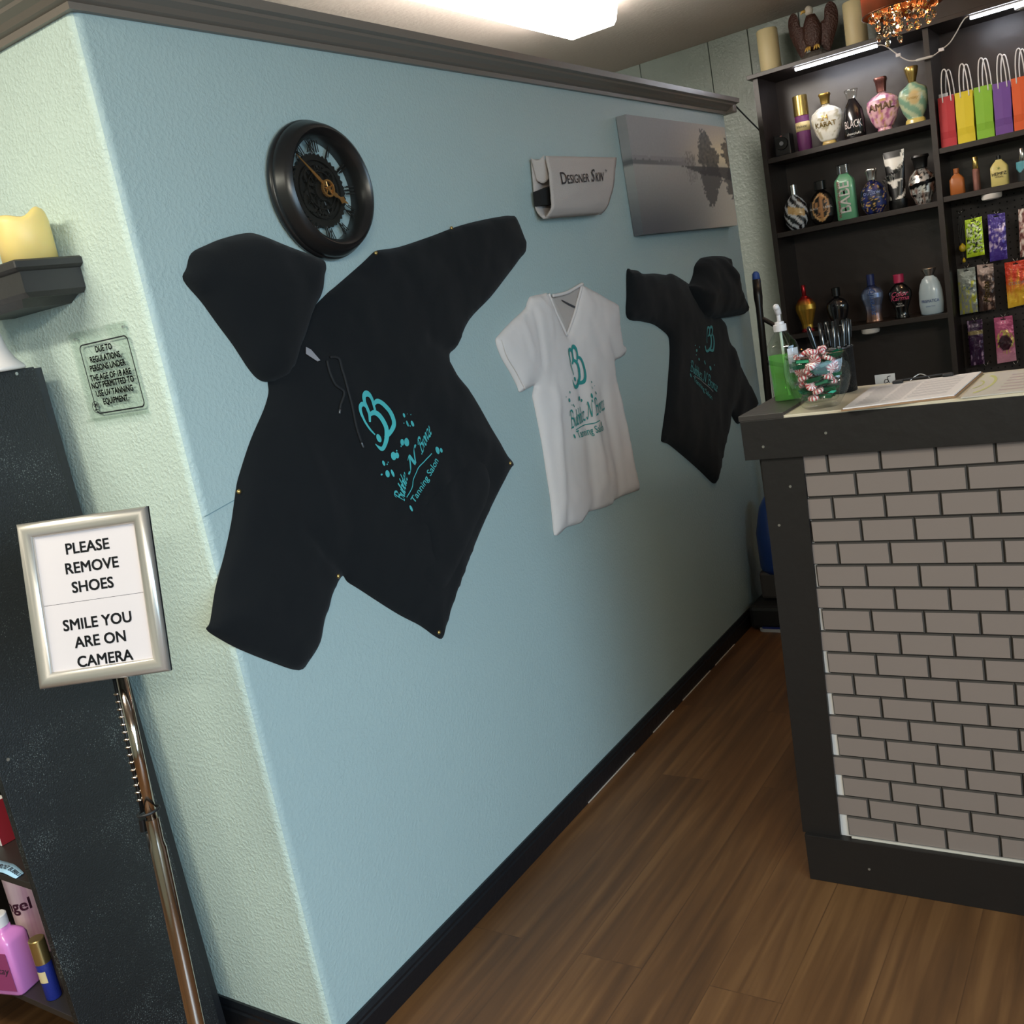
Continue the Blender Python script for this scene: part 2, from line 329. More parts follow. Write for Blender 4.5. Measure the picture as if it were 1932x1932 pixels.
# ------------------------------------------------------------------ wall clock
HUB = (0.4654,1.6816)
t = thing('wall_clock', 'round black skeleton wall clock with copper hands above the big hoodie', 'clock', (0,HUB[0],HUB[1]))
def rad(prof, n=64):   # lathe about the x axis
    vs = [(x, HUB[0]+r*math.cos(2*PI*k/n), HUB[1]+r*math.sin(2*PI*k/n)) for x,r in prof for k in range(n)]
    return vs, [(i*n+k, i*n+(k+1)%n, (i+1)*n+(k+1)%n, (i+1)*n+k) for i in range(len(prof)-1) for k in range(n)]
M_clk = mat('clock_black','#1C1B1B',0.3); M_gear = mat('clock_iron','#3A3835',0.4,metal=0.6); M_cop = mat('copper','#C08A4E',0.35,metal=0.7)
RC = 0.137
MB().add(*rad([(0.001,RC-0.012),(0.006,RC-0.002),(0.012,RC),(0.017,RC-0.001),(0.02,RC-0.004),(0.023,RC-0.003),(0.028,RC-0.006),(0.042,RC-0.012),(0.05,RC-0.018),(0.053,RC-0.024),(0.05,RC-0.029),(0.044,RC-0.031),(0.04,RC-0.036),(0.008,RC-0.037),(0.001,RC-0.036)])).build('rim', M_clk, t, smooth=True, angle=50)
def ring(mb, cy, cz, r0, r1, x0, x1, teeth=0, n=48):
    n = teeth*2 if teeth else n; vs = []
    for x in (x0,x1):
        for k in range(n):
            a = 2*PI*k/n; ro = r1*(1.07 if teeth and k%2 else 1.0); vs += [(x,cy+r0*math.cos(a),cz+r0*math.sin(a)),(x,cy+ro*math.cos(a),cz+ro*math.sin(a))]
    fs = []
    for k in range(n):
        j = (k+1)%n; a,b,c,d = 2*k,2*k+1,2*j+1,2*j; q = 2*n
        fs += [(a,b,c,d),(q+a,q+d,q+c,q+b),(b,q+b,q+c,c),(a,d,q+d,q+a)]
    mb.add(vs, fs)
mb = MB(); Y,Z = HUB
ring(mb,Y,Z,0.0005,0.066,0.004,0.007); ring(mb,Y,Z,0.060,0.069,0.007,0.013,40); ring(mb,Y,Z,0.050,0.055,0.007,0.012)
for a,r,rr,tt in ((0.7,0.036,0.021,22),(2.2,0.034,0.018,18),(3.7,0.036,0.022,24),(5.0,0.034,0.017,18),(1.45,0.043,0.010,12),(4.4,0.045,0.009,12)):
    cy,cz = Y+r*math.cos(a), Z+r*math.sin(a); ring(mb,cy,cz,rr*0.72,rr,0.009,0.014,tt); ring(mb,cy,cz,0.0005,rr*0.25,0.009,0.016)
    for k in range(4):
        q = a+k*PI/2; mb.tube([(0.012,cy,cz),(0.012,cy+rr*0.8*math.cos(q),cz+rr*0.8*math.sin(q))],0.0013,5)
ring(mb,Y,Z,0.036,0.038,0.014,0.018); ring(mb,Y,Z,0.0005,0.020,0.012,0.02,30)
for k in range(12):
    a = k*PI/6; mb.tube([(0.01,Y+0.066*math.cos(a),Z+0.066*math.sin(a)),(0.012,Y+0.102*math.cos(a),Z+0.102*math.sin(a))],0.0016,5)
mb.build('gear_plate', M_gear, t)
NUM = ['XII','I','II','III','IV','V','VI','VII','VIII','IX','X','XI']
for i,s in enumerate(NUM):
    tv, tf = text2d(s, 0.034, sx=0.8); a = -i*PI/6; ca,sa = math.cos(a), math.sin(a); n0 = len(tv); pts = []
    for px,py in tv:
        qy = py-0.012+0.086; pts.append((px*ca-qy*sa, px*sa+qy*ca))
    MB().add([(0.018,Y+a_,Z+b_) for a_,b_ in pts]+[(0.013,Y+a_,Z+b_) for a_,b_ in pts], tf+[tuple(n0+q for q in reversed(f_)) for f_ in tf]).build('numeral', M_gear, t)

def hand(name, tip, wd, x):
    d = Vector((tip[0]-Y,tip[1]-Z)); L = d.length; d.normalize(); p = Vector((-d.y,d.x))
    prof = [(0.008,0.6),(L*0.45,0.75),(L*0.5,0.4),(L*0.62,0.45),(L*0.74,1.3),(L*0.84,0.5),(L,0.05)] if name == 'hour_hand' else [(0.008,0.5),(L*0.3,0.7),(L*0.55,0.45),(L,0.06)]
    pl = [(d*a+p*wd*b) for a,b in prof]+[(d*a-p*wd*b) for a,b in reversed(prof)]
    MB().prism([(Y+q.x,Z+q.y) for q in pl], lambda a,b,h: (x+h,a,b), 0.0015).build(name, M_cop, t)
hand('minute_hand', (0.3965,1.7464), 0.005, 0.034); hand('hour_hand', (0.5191,1.6509), 0.006, 0.031)
mb = MB(); ring(mb,Y,Z,0.0135,0.0165,0.032,0.037,24); ring(mb,Y,Z,0.0005,0.004,0.03,0.038)
for k in range(5):
    a = 0.4+k*2*PI/5; mb.tube([(0.034,Y,Z),(0.034,Y+0.0145*math.cos(a),Z+0.0145*math.sin(a))],0.0016,5)
mb.build('hub_gear', M_cop, t)
MB().add(*rad([(0.041,RC-0.0365),(0.043,0.04),(0.0432,0.001)],48)).build('glass', glass('clock_glass',(0.94,0.95,0.95),1.0), t, smooth=True)

# ------------------------------------------------------------------ garments pinned on the left wall
import numpy as np
class Cloth:
    def __init__(s, outline, base=0.004, puff=0.018, width=0.06, edge=0.006, folds=(), nz=0.004, nscale=9, spacing=0.016, dens=4, dedge=0.005):
        s.o = np.array([tuple(p) for p in cr(outline, dens, True)]); s.base,s.puff,s.width,s.edge,s.folds,s.nz,s.ns,s.sp,s.de = base,puff,width,edge,folds,nz,nscale,spacing,dedge
    def inside(s, p):
        o = s.o; a = o; b = np.roll(o,-1,0); c = ((a[:,1] > p[1]) != (b[:,1] > p[1]))
        with np.errstate(divide='ignore', invalid='ignore'): xi = (b[:,0]-a[:,0])*(p[1]-a[:,1])/(b[:,1]-a[:,1])+a[:,0]
        return (np.count_nonzero(c & (p[0] < xi)) % 2) == 1
    def dist(s, p):
        a = s.o; b = np.roll(a,-1,0); d = b-a; t = np.clip(((p-a)*d).sum(1)/np.maximum((d*d).sum(1),1e-12),0,1)
        return np.sqrt((((a+d*t[:,None])-p)**2).sum(1).min())
    def h(s, y, z, d=None):
        p = np.array((y,z))
        if d is None: d = s.dist(p) if s.inside(p) else 0.0
        v = s.base+s.edge*min(1,d/s.de)**0.5+s.puff*(1-math.exp(-d/s.width))
        k = min(1,d/0.02)
        v += k*s.nz*fbm(y*s.ns,z*s.ns,3.1)
        for (ax,ay),(bx,by),amp,wd in s.folds:
            dx,dy = bx-ax,by-ay; L2 = dx*dx+dy*dy; t = max(0,min(1,((y-ax)*dx+(z-ay)*dy)/L2))
            q = math.hypot(y-ax-dx*t, z-ay-dy*t); v += amp*math.exp(-(q/wd)**2)*(0.35+0.65*k)*math.sin(PI*min(1,max(0.12,t*1.0+0.12)))**0.5 if amp > 0 else amp*math.exp(-(q/wd)**2)*k
        return max(v, 0.0025)
    def mesh(s):
        lo = s.o.min(0); hi = s.o.max(0); pts = [Vector(p) for p in s.o]; n = len(pts); ds = [0.0]*n
        j = 0; z = lo[1]
        while z < hi[1]:
            y = lo[0]+(s.sp*0.5 if j%2 else 0)
            while y < hi[0]:
                p = np.array((y,z))
                if s.inside(p):
                    d = s.dist(p)
                    if d > s.sp*0.45: pts.append(Vector((y,z))); ds.append(d)
                y += s.sp
            z += s.sp*0.87; j += 1
        # a fine row just inside the edge for a rounded hem
        V,E,F,_,_,_ = delaunay_2d_cdt(pts, [(i,(i+1)%n) for i in range(n)], [], 1, 1e-6)
        mb = MB(); vs = []
        for v in V:
            p = np.array((v.x,v.y)); d = s.dist(p); vs.append((s.h(v.x,v.y,d if d > 1e-5 else 0.0), v.x, v.y))
        mb.add(vs, [tuple(f) for f in F])
        m0 = len(mb.v); fr = [(s.h(a,b,0.0),a,b) for a,b in s.o]; bk = [(0.0008,a,b) for a,b in s.o]
        mb.add(fr+bk, [(i,(i+1)%n,n+(i+1)%n,n+i) for i in range(n)])
        return mb
def weld(o, d=1e-5):
    bm = bmesh.new(); bm.from_mesh(o.data); bmesh.ops.remove_doubles(bm, verts=bm.verts, dist=d); bmesh.ops.recalc_face_normals(bm, faces=bm.faces); bm.to_mesh(o.data); bm.free()
    o.data.polygons.foreach_set('use_smooth', [True]*len(o.data.polygons)); return o
def fabric(name, col, rough=0.9, sheen=0.0, bump=0.25, bscale=900):
    return mat(name, col, rough, bump=bump, bscale=bscale, sheen=sheen, spec=0.25)
M_hood = fabric('black_fleece','#0F1215',0.95,0.05)
M_tee = fabric('white_cotton','#DCD3CF',0.9,0.05)
M_teal = mat('teal_vinyl','#4FB6B8',0.45); M_teal2 = mat('teal_print','#2E8C88',0.6); M_teal3 = mat('dull_teal_print','#4C8F90',0.5)
M_brass = mat('brass','#C9A868',0.3,metal=0.9); M_cord = mat('black_cord','#16181B',0.8)

# the printed design, traced once in the large hoodie's wall coordinates
K1 = []   # emblem strokes: points and half widths
def stroke(pts, ws):
    q = cr([(*p,w_) for p,w_ in zip(pts,ws)], 6); return ribbon([(v.x,v.y) for v in q],[v.z for v in q])
px2 = 0.00019
emblem = [
 stroke([(0.4615,1.2308),(0.4611,1.241),(0.4612,1.2532),(0.4567,1.2638),(0.448,1.2686),(0.4389,1.2662),(0.435,1.2583),(0.4357,1.248),(0.4394,1.2353),(0.4416,1.2258),(0.4382,1.2105)], [w_*px2 for w_ in (18,20,24,30,34,30,26,22,22,22,16)]),
 stroke([(0.462,1.2416),(0.4719,1.2471),(0.483,1.2454),(0.495,1.2355),(0.5057,1.2211),(0.5111,1.2045),(0.5084,1.191),(0.4974,1.1808),(0.4815,1.1725),(0.4744,1.1686)], [w_*px2 for w_ in (14,26,28,30,32,32,32,28,26,22)]),
 stroke([(0.4376,1.2401),(0.4323,1.2479),(0.4247,1.25),(0.4181,1.2453),(0.417,1.235),(0.4206,1.2223),(0.4271,1.2075),(0.4361,1.1935),(0.4472,1.1817)], [w_*px2 for w_ in (16,22,26,24,20,15,13,11,8)]),
 stroke([(0.4402,1.2215),(0.4478,1.2261),(0.4582,1.2264),(0.4688,1.2198),(0.4776,1.2073),(0.483,1.1915),(0.4812,1.1764),(0.4747,1.1623),(0.4654,1.1519),(0.4574,1.1491),(0.4488,1.1548),(0.4418,1.163)], [w_*px2 for w_ in (12,24,28,30,31,32,32,30,28,24,14,4)]),
]
dots = [([tuple(p) for p in ell(cx_,cy_,a_,b_,14,0.0)],) for cx_,cy_,a_,b_ in []]
dot_px = [(0.4557,1.1723),(0.5509,1.2027),(0.5647,1.2031),(0.5769,1.1996),(0.5436,1.1868),(0.557,1.1833),(0.5667,1.1761),(0.5776,1.1793),(0.5232,1.1486),(0.5391,1.1456),(0.5171,1.1412),(0.4892,1.1263),(0.4997,1.1251),(0.5012,1.1349),(0.4561,1.1184),(0.4659,1.1137),(0.4699,1.1171),(0.4446,1.0966),(0.4619,1.094),(0.4777,1.0913),(0.643,1.1042),(0.657,1.1011),(0.5154,1.0031)]
dot_r = [(25,48,.35),(14,26,.4),(5,5,0),(6,6,0),(8,6,0),(17,36,.4),(8,10,0),(18,36,.4),(25,36,0),(36,46,0),(8,10,0),(30,46,.2),(22,34,.3),(8,10,0),(14,32,.4),(8,8,0),(6,8,0),(11,10,0),(24,40,.3),(13,46,.35),(28,44,.3),(18,28,.4),(13,40,.4)]
wave = stroke([(0.508,1.0301),(0.5208,1.0388),(0.5312,1.0474),(0.5373,1.0605),(0.5511,1.0732),(0.5649,1.0837),(0.5883,1.092),(0.6182,1.1024)], [6*px2]*8)
SX = [(0.4995,1.0219),(0.6427,1.1424),(0.4798,1.0496),(0.5279,1.0102),(0.6353,1.081),(0.5171,1.0237)]
def affine(src, dst):
    A_ = np.array([(x,y,1) for x,y in src]); B_ = np.array(dst); X,_,_,_ = np.linalg.lstsq(A_,B_,rcond=None); return lambda x,y: (x*X[0][0]+y*X[1][0]+X[2][0], x*X[0][1]+y*X[1][1]+X[2][1])
def logo_parts():
    P = list(emblem)
    for (cy_,cz_),(a_,b_,q_) in zip(dot_px,dot_r):
        e = ell(cy_,cz_,a_*px2*1.35,b_*px2*1.05,14,q_); P.append((e,[tuple(range(len(e)))]))
    P.append(wave)
    return P
def logo_text():
    tb = chancery('Bubblez N Bronze', 0.15); o_,e1,e2 = [Vector(p) for p in SX[:3]]; e1 = e1-o_; e2 = (e2-o_)
    P = [([tuple(o_+e1*a+e2*(b/1.8)) for a,b in tb[0]], tb[1])]
    ts = text2d('Tanning Salon', 1.0, bold=0.006, align='LEFT'); W = max(a for a,b in ts[0]); o_,e1,e2 = [Vector(p) for p in SX[3:]]; e1 = e1-o_; e2 = e2-o_
    P.append(([tuple(o_+e1*(a/W)+e2*(b/0.72)) for a,b in ts[0]], ts[1])); return P
LOGO = logo_parts(); LTEXT = logo_text()
BL_ = [(0.498,1.0248),(0.5197,1.0697),(0.5471,1.088),(0.586,1.1102),(0.6107,1.1279),(0.6395,1.1467)]; BT_ = [0,0.415,0.51,0.635,0.81,1.0]
EB_ = [(0.4983,1.0258),(0.4705,1.0433),(0.5064,1.0442),(0.4913,1.0697),(0.5454,1.0868),(0.5383,1.115)]; EVS = [Vector(EB_[2*k+1])-Vector(EB_[2*k]) for k in range(3)]
def EVf(a): return EVS[0].lerp(EVS[1],a/0.2) if a < 0.2 else EVS[1].lerp(EVS[2],min(1,(a-0.2)/0.28))
def on_base(a, b):
    a = max(0,min(1,a)); i = max(k for k in range(5) if BT_[k] <= a+1e-9); t = (a-BT_[i])/(BT_[i+1]-BT_[i])
    P = [Vector(p) for p in BL_]; p0,p1,p2,p3 = P[max(i-1,0)],P[i],P[i+1],P[min(i+2,5)]
    q = 0.5*((2*p1)+(p2-p0)*t+(2*p0-5*p1+4*p2-p3)*t*t+(p3-p0+3*(p1-p2))*t**3)
    return tuple(q+EVf(a)*(b/1.8))
cb_ = chancery('Bubblez N Bronze', 0.17, 0.1); LTEXT_H = [([on_base(a,b) for a,b in cb_[0]], cb_[1]), LTEXT[1]]
def print_on(cl, parts, fn, m, parent, name):
    mb = MB()
    for vs, fs in parts:
        q = [fn(a,b) for a,b in vs]; mb.add([(max(cl.h(a,b),cl.h(a+0.009,b),cl.h(a-0.009,b),cl.h(a,b+0.009),cl.h(a,b-0.009))+0.0022,a,b) for a,b in q], fs)
    o = mb.build(name, m, parent, recalc=False)
    return o

# --- large hoodie
body = [(0.4252,1.4777),(0.4637,1.4937),(0.5583,1.5338),(0.6035,1.5545),(0.626,1.5578),(0.6937,1.5612),(0.8184,1.5793),(0.9133,1.5953),(1.0032,1.6063),(1.1149,1.615),(1.1741,1.6162),(1.2047,1.6058),(1.2257,1.5333),(1.1775,1.5028),(1.1046,1.4654),(1.0116,1.4195),(0.9022,1.3744),(0.8375,1.3221),(0.7879,1.291),(0.8628,1.1889),(0.9215,1.0812),(0.953,1.0275),(0.9777,0.9952),(0.953,0.9829),(0.8402,0.9127),(0.7472,0.8453),(0.6548,0.7694),(0.5932,0.713),(0.5638,0.6814),(0.5409,0.6931),(0.4988,0.7352),(0.4387,0.7843),(0.3832,0.8351),(0.3372,0.8787),(0.3092,0.9046),(0.3,0.9214),(0.282,0.9151),(0.2514,0.8887),(0.2212,0.8528),(0.1976,0.8174),(0.1604,0.7949),(0.1287,0.7874),(0.0716,0.828),(0.0089,0.8792),(-0.0274,0.9141),(-0.0491,0.9406),(-0.0375,0.9509),(-0.0092,1.0028),(0.0253,1.0506),(0.0597,1.1046),(0.0853,1.1541),(0.1011,1.1799),(0.1476,1.2369),(0.1962,1.2854),(0.2175,1.3139),(0.2235,1.3372),(0.2437,1.3704),(0.3168,1.422)]
folds = [((0.2271,1.3084), (0.3001,0.951), 0.006, 0.03), ((0.7978,1.2784), (0.4789,1.2471), 0.006, 0.03), ((0.908,1.0605), (0.7139,1.1539), 0.005, 0.025), ((0.6299,1.5485), (0.4632,1.4063), 0.005, 0.03),
 ((0.2935,0.9305), (0.2087,1.0457), -0.007, 0.012), ((0.8267,1.2997), (0.7179,1.3517), -0.005, 0.02), ((1.0197,1.6044), (0.9151,1.4303), 0.004, 0.03), ((-0.0076,0.9522), (0.1433,0.841), 0.006, 0.02), ((0.6297,1.0846), (0.6549,0.9132), 0.004, 0.03)]
hd = thing('hoodie', 'large black hooded sweatshirt with teal print pinned below the wall clock', 'hoodie', (0,0.52,1.1))
cl = Cloth(body, puff=0.022, folds=folds, nz=0.006, nscale=7, spacing=0.014)
weld(cl.mesh().build('body', M_hood, hd))
hood = [(0.0858,1.5353),(0.0989,1.5551),(0.1169,1.5794),(0.1554,1.5921),(0.1952,1.6014),(0.2455,1.607),(0.2794,1.6009),(0.3456,1.5772),(0.4014,1.558),(0.436,1.5414),(0.4207,1.5131),(0.4041,1.4809),(0.3742,1.4545),(0.3394,1.4116),(0.3079,1.3774),(0.2866,1.3516),(0.2599,1.3353),(0.2285,1.3333),(0.2035,1.3403),(0.1841,1.3631),(0.1605,1.4112),(0.1361,1.4531),(0.1129,1.4947)]
ch = Cloth(hood, base=0.012, puff=0.03, width=0.05, edge=0.01, folds=[((0.4647,1.5365), (0.3205,1.3502), 0.008, 0.02), ((0.2757,1.6078), (0.2489,1.3508), 0.006, 0.05), ((0.4196,1.5183), (0.316,1.3823), -0.006, 0.012)], nz=0.006, nscale=6, spacing=0.014, dedge=0.012)
weld(ch.mesh().build('hood', M_hood, hd))
pk = [(0.4279,0.9563),(0.5392,0.9858),(0.6507,1.0214),(0.7992,1.0428),(0.828,0.9559),(0.6795,0.853),(0.5798,0.7959),(0.5137,0.8501),(0.5621,0.8652),(0.5624,0.8901),(0.5506,0.9618)]
cp = Cloth(pk, base=0.0, puff=0.002, width=0.03, edge=0.002, spacing=0.02)
mbp = MB(); n = len(cp.o)
tri = delaunay_2d_cdt([Vector(p) for p in cp.o]+[Vector((y_,z_)) for y_ in np.arange(cp.o[:,0].min(),cp.o[:,0].max(),0.018) for z_ in np.arange(cp.o[:,1].min(),cp.o[:,1].max(),0.018) if cp.inside(np.array((y_,z_))) and cp.dist(np.array((y_,z_))) > 0.008], [(i,(i+1)%n) for i in range(n)], [], 1, 1e-6)
mbp.add([(cl.h(v.x,v.y)+0.0005+0.0035*min(1,cp.dist(np.array((v.x,v.y)))/0.006),v.x,v.y) for v in tri[0]], [tuple(f) for f in tri[2]])
mbp.build('pocket', M_hood, hd, smooth=True)
for pts in ([(0.362,1.3505),(0.3591,1.3247),(0.3652,1.3011),(0.3841,1.2826),(0.3655,1.2592),(0.3571,1.2436)], [(0.3747,1.3561),(0.3972,1.3491),(0.397,1.3225),(0.396,1.2844),(0.3959,1.2225),(0.4014,1.1862),(0.4058,1.1635)]):
    q = cr(pts,5); mb = MB().tube([(cl.h(v.x,v.y)+0.003,v.x,v.y) for v in q[:-3]], 0.0028, 6); ds_ = mb.build('drawstring', M_cord, hd, smooth=True)
    MB().tube([(cl.h(v.x,v.y)+0.003,v.x,v.y) for v in q[-4:]], 0.0024, 6).build('aglet', mat('aglet','#5D6166',0.3,metal=0.5), ds_, smooth=True)
q = [(0.3187,1.3845),(0.3285,1.378),(0.3418,1.3541),(0.3339,1.3531),(0.3132,1.3717)]
MB().prism(q, lambda a,b,h: (cl.h(a,b)+0.004+h,a,b), 0.001).build('neck_tag', mat('tag_grey','#8F8C90',0.8), hd)
emb = print_on(cl, LOGO, lambda a,b: (a,b), M_teal, hd, 'print')
print_on(cl, LTEXT_H, lambda a,b: (a,b), M_teal, hd, 'lettering')
# --- brass push pins
PIN = [((0.0871,1.1542),"brass push pin in the big hoodie's left sleeve edge"),((0.2717,0.9299),"brass push pin at the big hoodie's left armpit"),((0.5437,0.7026),"brass push pin at the big hoodie's lowest hem corner"),((0.9405,1.0049),"brass push pin at the big hoodie's right hem corner"),((0.6001,1.551),"brass push pin on the big hoodie's shoulder"),((0.9019,1.5941),"brass push pin on top of the big hoodie's raised sleeve")]
p0 = None
for (a,b),lb in PIN:
    x = cl.h(a,b)-0.001
    if p0 is None:
        p0 = thing('push_pin', lb, 'push pin', (x,a,b), 'brass pins holding the big hoodie')
        vs = []; n = 14
        for d,r in ((0,0.0042),(0.0012,0.0048),(0.003,0.0042),(0.0044,0.0026),(0.005,0.0006)): vs += [(x+d,a+r*math.cos(2*PI*k/n),b+r*math.sin(2*PI*k/n)) for k in range(n)]
        MB().add(vs, [(i*n+k,i*n+(k+1)%n,(i+1)*n+(k+1)%n,(i+1)*n+k) for i in range(4) for k in range(n)]+[tuple(range(n)),tuple(range(4*n,5*n))]).build('head', M_brass, p0, smooth=True)
        MB().tube([(x,a,b),(x-0.006,a,b)],0.0006,5).build('point', M_brass, p0)
    else: dup(p0, (x,a,b), None, lb)

# --- white T-shirt
tee = [(1.0024,1.3093),(1.0184,1.3223),(1.0882,1.3493),(1.1657,1.3754),(1.1836,1.3903),(1.197,1.4007),(1.2126,1.4044),(1.2624,1.4051),(1.2902,1.4033),(1.3009,1.3753),(1.3253,1.3234),(1.351,1.2795),(1.406,1.3261),(1.4474,1.3689),(1.4836,1.4123),(1.5014,1.4076),(1.5433,1.3921),(1.5881,1.376),(1.6422,1.3538),(1.6922,1.3356),(1.6979,1.3219),(1.6896,1.2612),(1.6876,1.2153),(1.7102,1.1964),(1.6945,1.18),(1.658,1.1731),(1.6188,1.1677),(1.6038,1.1285),(1.6057,1.0941),(1.6157,1.0151),(1.6272,0.9169),(1.6346,0.849),(1.6413,0.7894),(1.6473,0.7554),(1.6012,0.7567),(1.5253,0.7635),(1.4687,0.7639),(1.4571,0.7576),(1.3949,0.7618),(1.3135,0.7736),(1.293,0.7683),(1.2554,0.7565),(1.178,0.7662),(1.1451,0.7616),(1.1177,0.76),(1.1117,0.7756),(1.1236,0.8532),(1.1275,0.9294),(1.1315,1.0048),(1.1305,1.0655),(1.1285,1.1183),(1.1273,1.1483),(1.1425,1.1717),(1.1061,1.1712),(1.0695,1.1676),(1.0625,1.1851),(1.044,1.2198),(1.0141,1.2675)]
E4 = lambda *a: a
tf = [((1.3479,1.1345), (1.3348,0.776), -0.006, 0.022), ((1.4816,1.096), (1.5013,0.7551), -0.007, 0.022), ((1.2148,1.1423), (1.1518,0.7656), 0.008, 0.016), ((1.397,1.1107), (1.4121,0.7545), 0.007, 0.02), ((1.5858,1.1435), (1.6125,0.7511), 0.006, 0.02),
 ((1.2305,1.3942), (1.3629,1.2844), 0.006, 0.009), ((1.2631,1.3405), (1.2445,1.2699), 0.005, 0.01), ((1.2554,1.3846), (1.3194,1.3165), -0.004, 0.007), ((1.1919,1.3625), (1.1766,1.2214), -0.006, 0.008), ((1.5863,1.2247), (1.6382,1.1685), -0.005, 0.012), ((1.1223,1.3559), (1.1404,1.2126), 0.004, 0.01), ((1.1767,0.8199), (1.1846,0.7559), -0.006, 0.012)]
ts = thing('t_shirt', 'white short-sleeved V-neck T-shirt with teal print between the two black hoodies', 't-shirt', (0,1.42,1.08))
ct = Cloth(tee, base=0.006, puff=0.016, width=0.035, edge=0.004, folds=tf, nz=0.0035, nscale=14, spacing=0.012)
weld(ct.mesh().build('front', M_tee, ts))
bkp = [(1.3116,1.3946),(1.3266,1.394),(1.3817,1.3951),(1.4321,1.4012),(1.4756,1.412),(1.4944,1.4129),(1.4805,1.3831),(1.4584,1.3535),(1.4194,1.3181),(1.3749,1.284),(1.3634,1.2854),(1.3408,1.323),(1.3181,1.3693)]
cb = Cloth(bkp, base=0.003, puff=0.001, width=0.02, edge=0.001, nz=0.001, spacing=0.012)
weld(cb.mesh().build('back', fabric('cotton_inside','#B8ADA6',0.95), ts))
for pts in ([(1.2929,1.4024),(1.3024,1.3752),(1.3263,1.324),(1.3515,1.281)], [(1.3515,1.281),(1.406,1.3261),(1.4474,1.3689),(1.4822,1.4108)]):
    MB().tube([(ct.h(v.x,v.y)+0.002,v.x,v.y) for v in cr(pts,6)], 0.0045, 6).build('neckband', M_tee, ts, smooth=True)
MB().tube([(0.0105,v.x,v.y) for v in cr([(1.3069,1.3955),(1.3467,1.3949),(1.395,1.3975),(1.4467,1.4063),(1.4866,1.4132)],5)], 0.005, 6).build('neckband', M_tee, ts, smooth=True)
for pts in ([(1.0116,1.3099),(1.024,1.2679),(1.0543,1.2206),(1.0804,1.1712)],):
    MB().tube([(ct.h(v.x,v.y)+0.0005,v.x,v.y) for v in cr(pts,6)], 0.0022, 6).build('sleeve_hem', M_tee, ts, smooth=True)
MB().prism([(1.3574,1.3805),(1.3996,1.3649),(1.4395,1.3503),(1.4355,1.346),(1.3906,1.3619),(1.3597,1.3761)], lambda a,b,h: (0.0075+h,a,b), 0.0006).build('neck_tag', mat('tag_print','#3A3A3E',0.8), ts)
src = [SX[0],SX[1],SX[3],SX[4],emblem[0][0][24],emblem[3][0][-4]]
dst = [(1.2643,1.0413),(1.4742,1.0473),(1.2786,0.9942),(1.4359,0.9876),(1.3685,1.2508),(1.2942,1.1534)]
g_ = affine(src, dst)
EM = [p for e in emblem for p in e[0]]
dste = [(1.3711,1.2052),(1.374,1.2228),(1.3684,1.2487),(1.3529,1.2367),(1.3345,1.198)]
srce = [emblem[0][0][0], emblem[0][0][30], emblem[0][0][48], emblem[0][0][84], emblem[0][0][-2]]
ge = affine([emblem[0][0][48], emblem[1][0][60], emblem[3][0][110], emblem[2][0][-2], emblem[2][0][36], emblem[3][0][-2]], [(1.365,1.2497),(1.3832,1.148),(1.3306,1.1337),(1.3196,1.1734),(1.322,1.2241),(1.2919,1.1643)])
gt = affine(SX, [(1.2599,1.0377),(1.4769,1.0452),(1.2542,1.0735),(1.2815,0.9936),(1.4396,0.9885),(1.2793,1.0139)])
def tshirt_dots():
    out = []
    for (a,b),(rx,ry) in zip([(1.3244,1.1582),(1.4134,1.1349),(1.4254,1.1216),(1.4039,1.1196),(1.3905,1.0978),(1.4216,1.1012),(1.3282,1.1017),(1.3434,1.0937),(1.2803,1.1277),(1.2528,1.1195),(1.2688,1.1072),(1.2777,1.092),(1.2891,1.0883),(1.2654,1.0051),(1.4247,1.0091)], [(24,50),(12,24),(9,9),(10,34),(24,60),(17,36),(30,50),(22,34),(13,28),(8,16),(24,44),(8,12),(10,42),(20,50),(24,56)]):
        out.append((ell(a,b,rx*0.00021,ry*0.000135,14,0.3), [tuple(range(14))]))
    return out
print_on(ct, [([ge(*p) for p in e[0]], e[1]) for e in emblem]+tshirt_dots(), lambda a,b: (a,b), M_teal2, ts, 'print')
print_on(ct, [([gt(*p) for p in e[0]], e[1]) for e in LTEXT], lambda a,b: (a,b), M_teal2, ts, 'lettering')
print_on(ct, [stroke([(1.2814,1.0206),(1.319,1.024),(1.3515,1.0223),(1.3809,1.0196),(1.4124,1.0214)],[0.0014]*5)], lambda a,b: (a,b), M_teal2, ts, 'underline')

# --- small hoodie by the counter
b2 = [(1.8062,1.4306),(1.8358,1.4306),(1.8807,1.4242),(1.9149,1.4121),(2.0026,1.407),(2.0922,1.3958),(2.146,1.3953),(2.2359,1.3663),(2.3171,1.3334),(2.3991,1.2919),(2.5324,1.2008),(2.5698,1.1749),(2.5846,1.1096),(2.633,1.0677),(2.6778,0.9971),(2.7271,0.9334),(2.7973,0.8382),(2.7867,0.8033),(2.6795,0.7924),(2.5786,0.7795),(2.5373,0.8024),(2.5058,0.8335),(2.477,0.8019),(2.4049,0.7282),(2.323,0.6539),(2.2912,0.6325),(2.2729,0.6186),(2.237,0.6258),(2.1473,0.6908),(2.0533,0.7548),(1.9631,0.8136),(1.9102,0.8451),(1.869,0.861),(1.8717,0.8768),(1.908,0.9246),(1.95,0.9815),(1.9845,1.0405),(2.0291,1.1204),(2.0463,1.17),(2.0398,1.1959),(1.9874,1.2253),(1.9338,1.2467),(1.8517,1.2651),(1.7564,1.2873),(1.7778,1.357)]
h2 = thing('hoodie', 'smaller black hooded sweatshirt with teal print on the wall beside the counter', 'hoodie', (0,2.2,1.1))
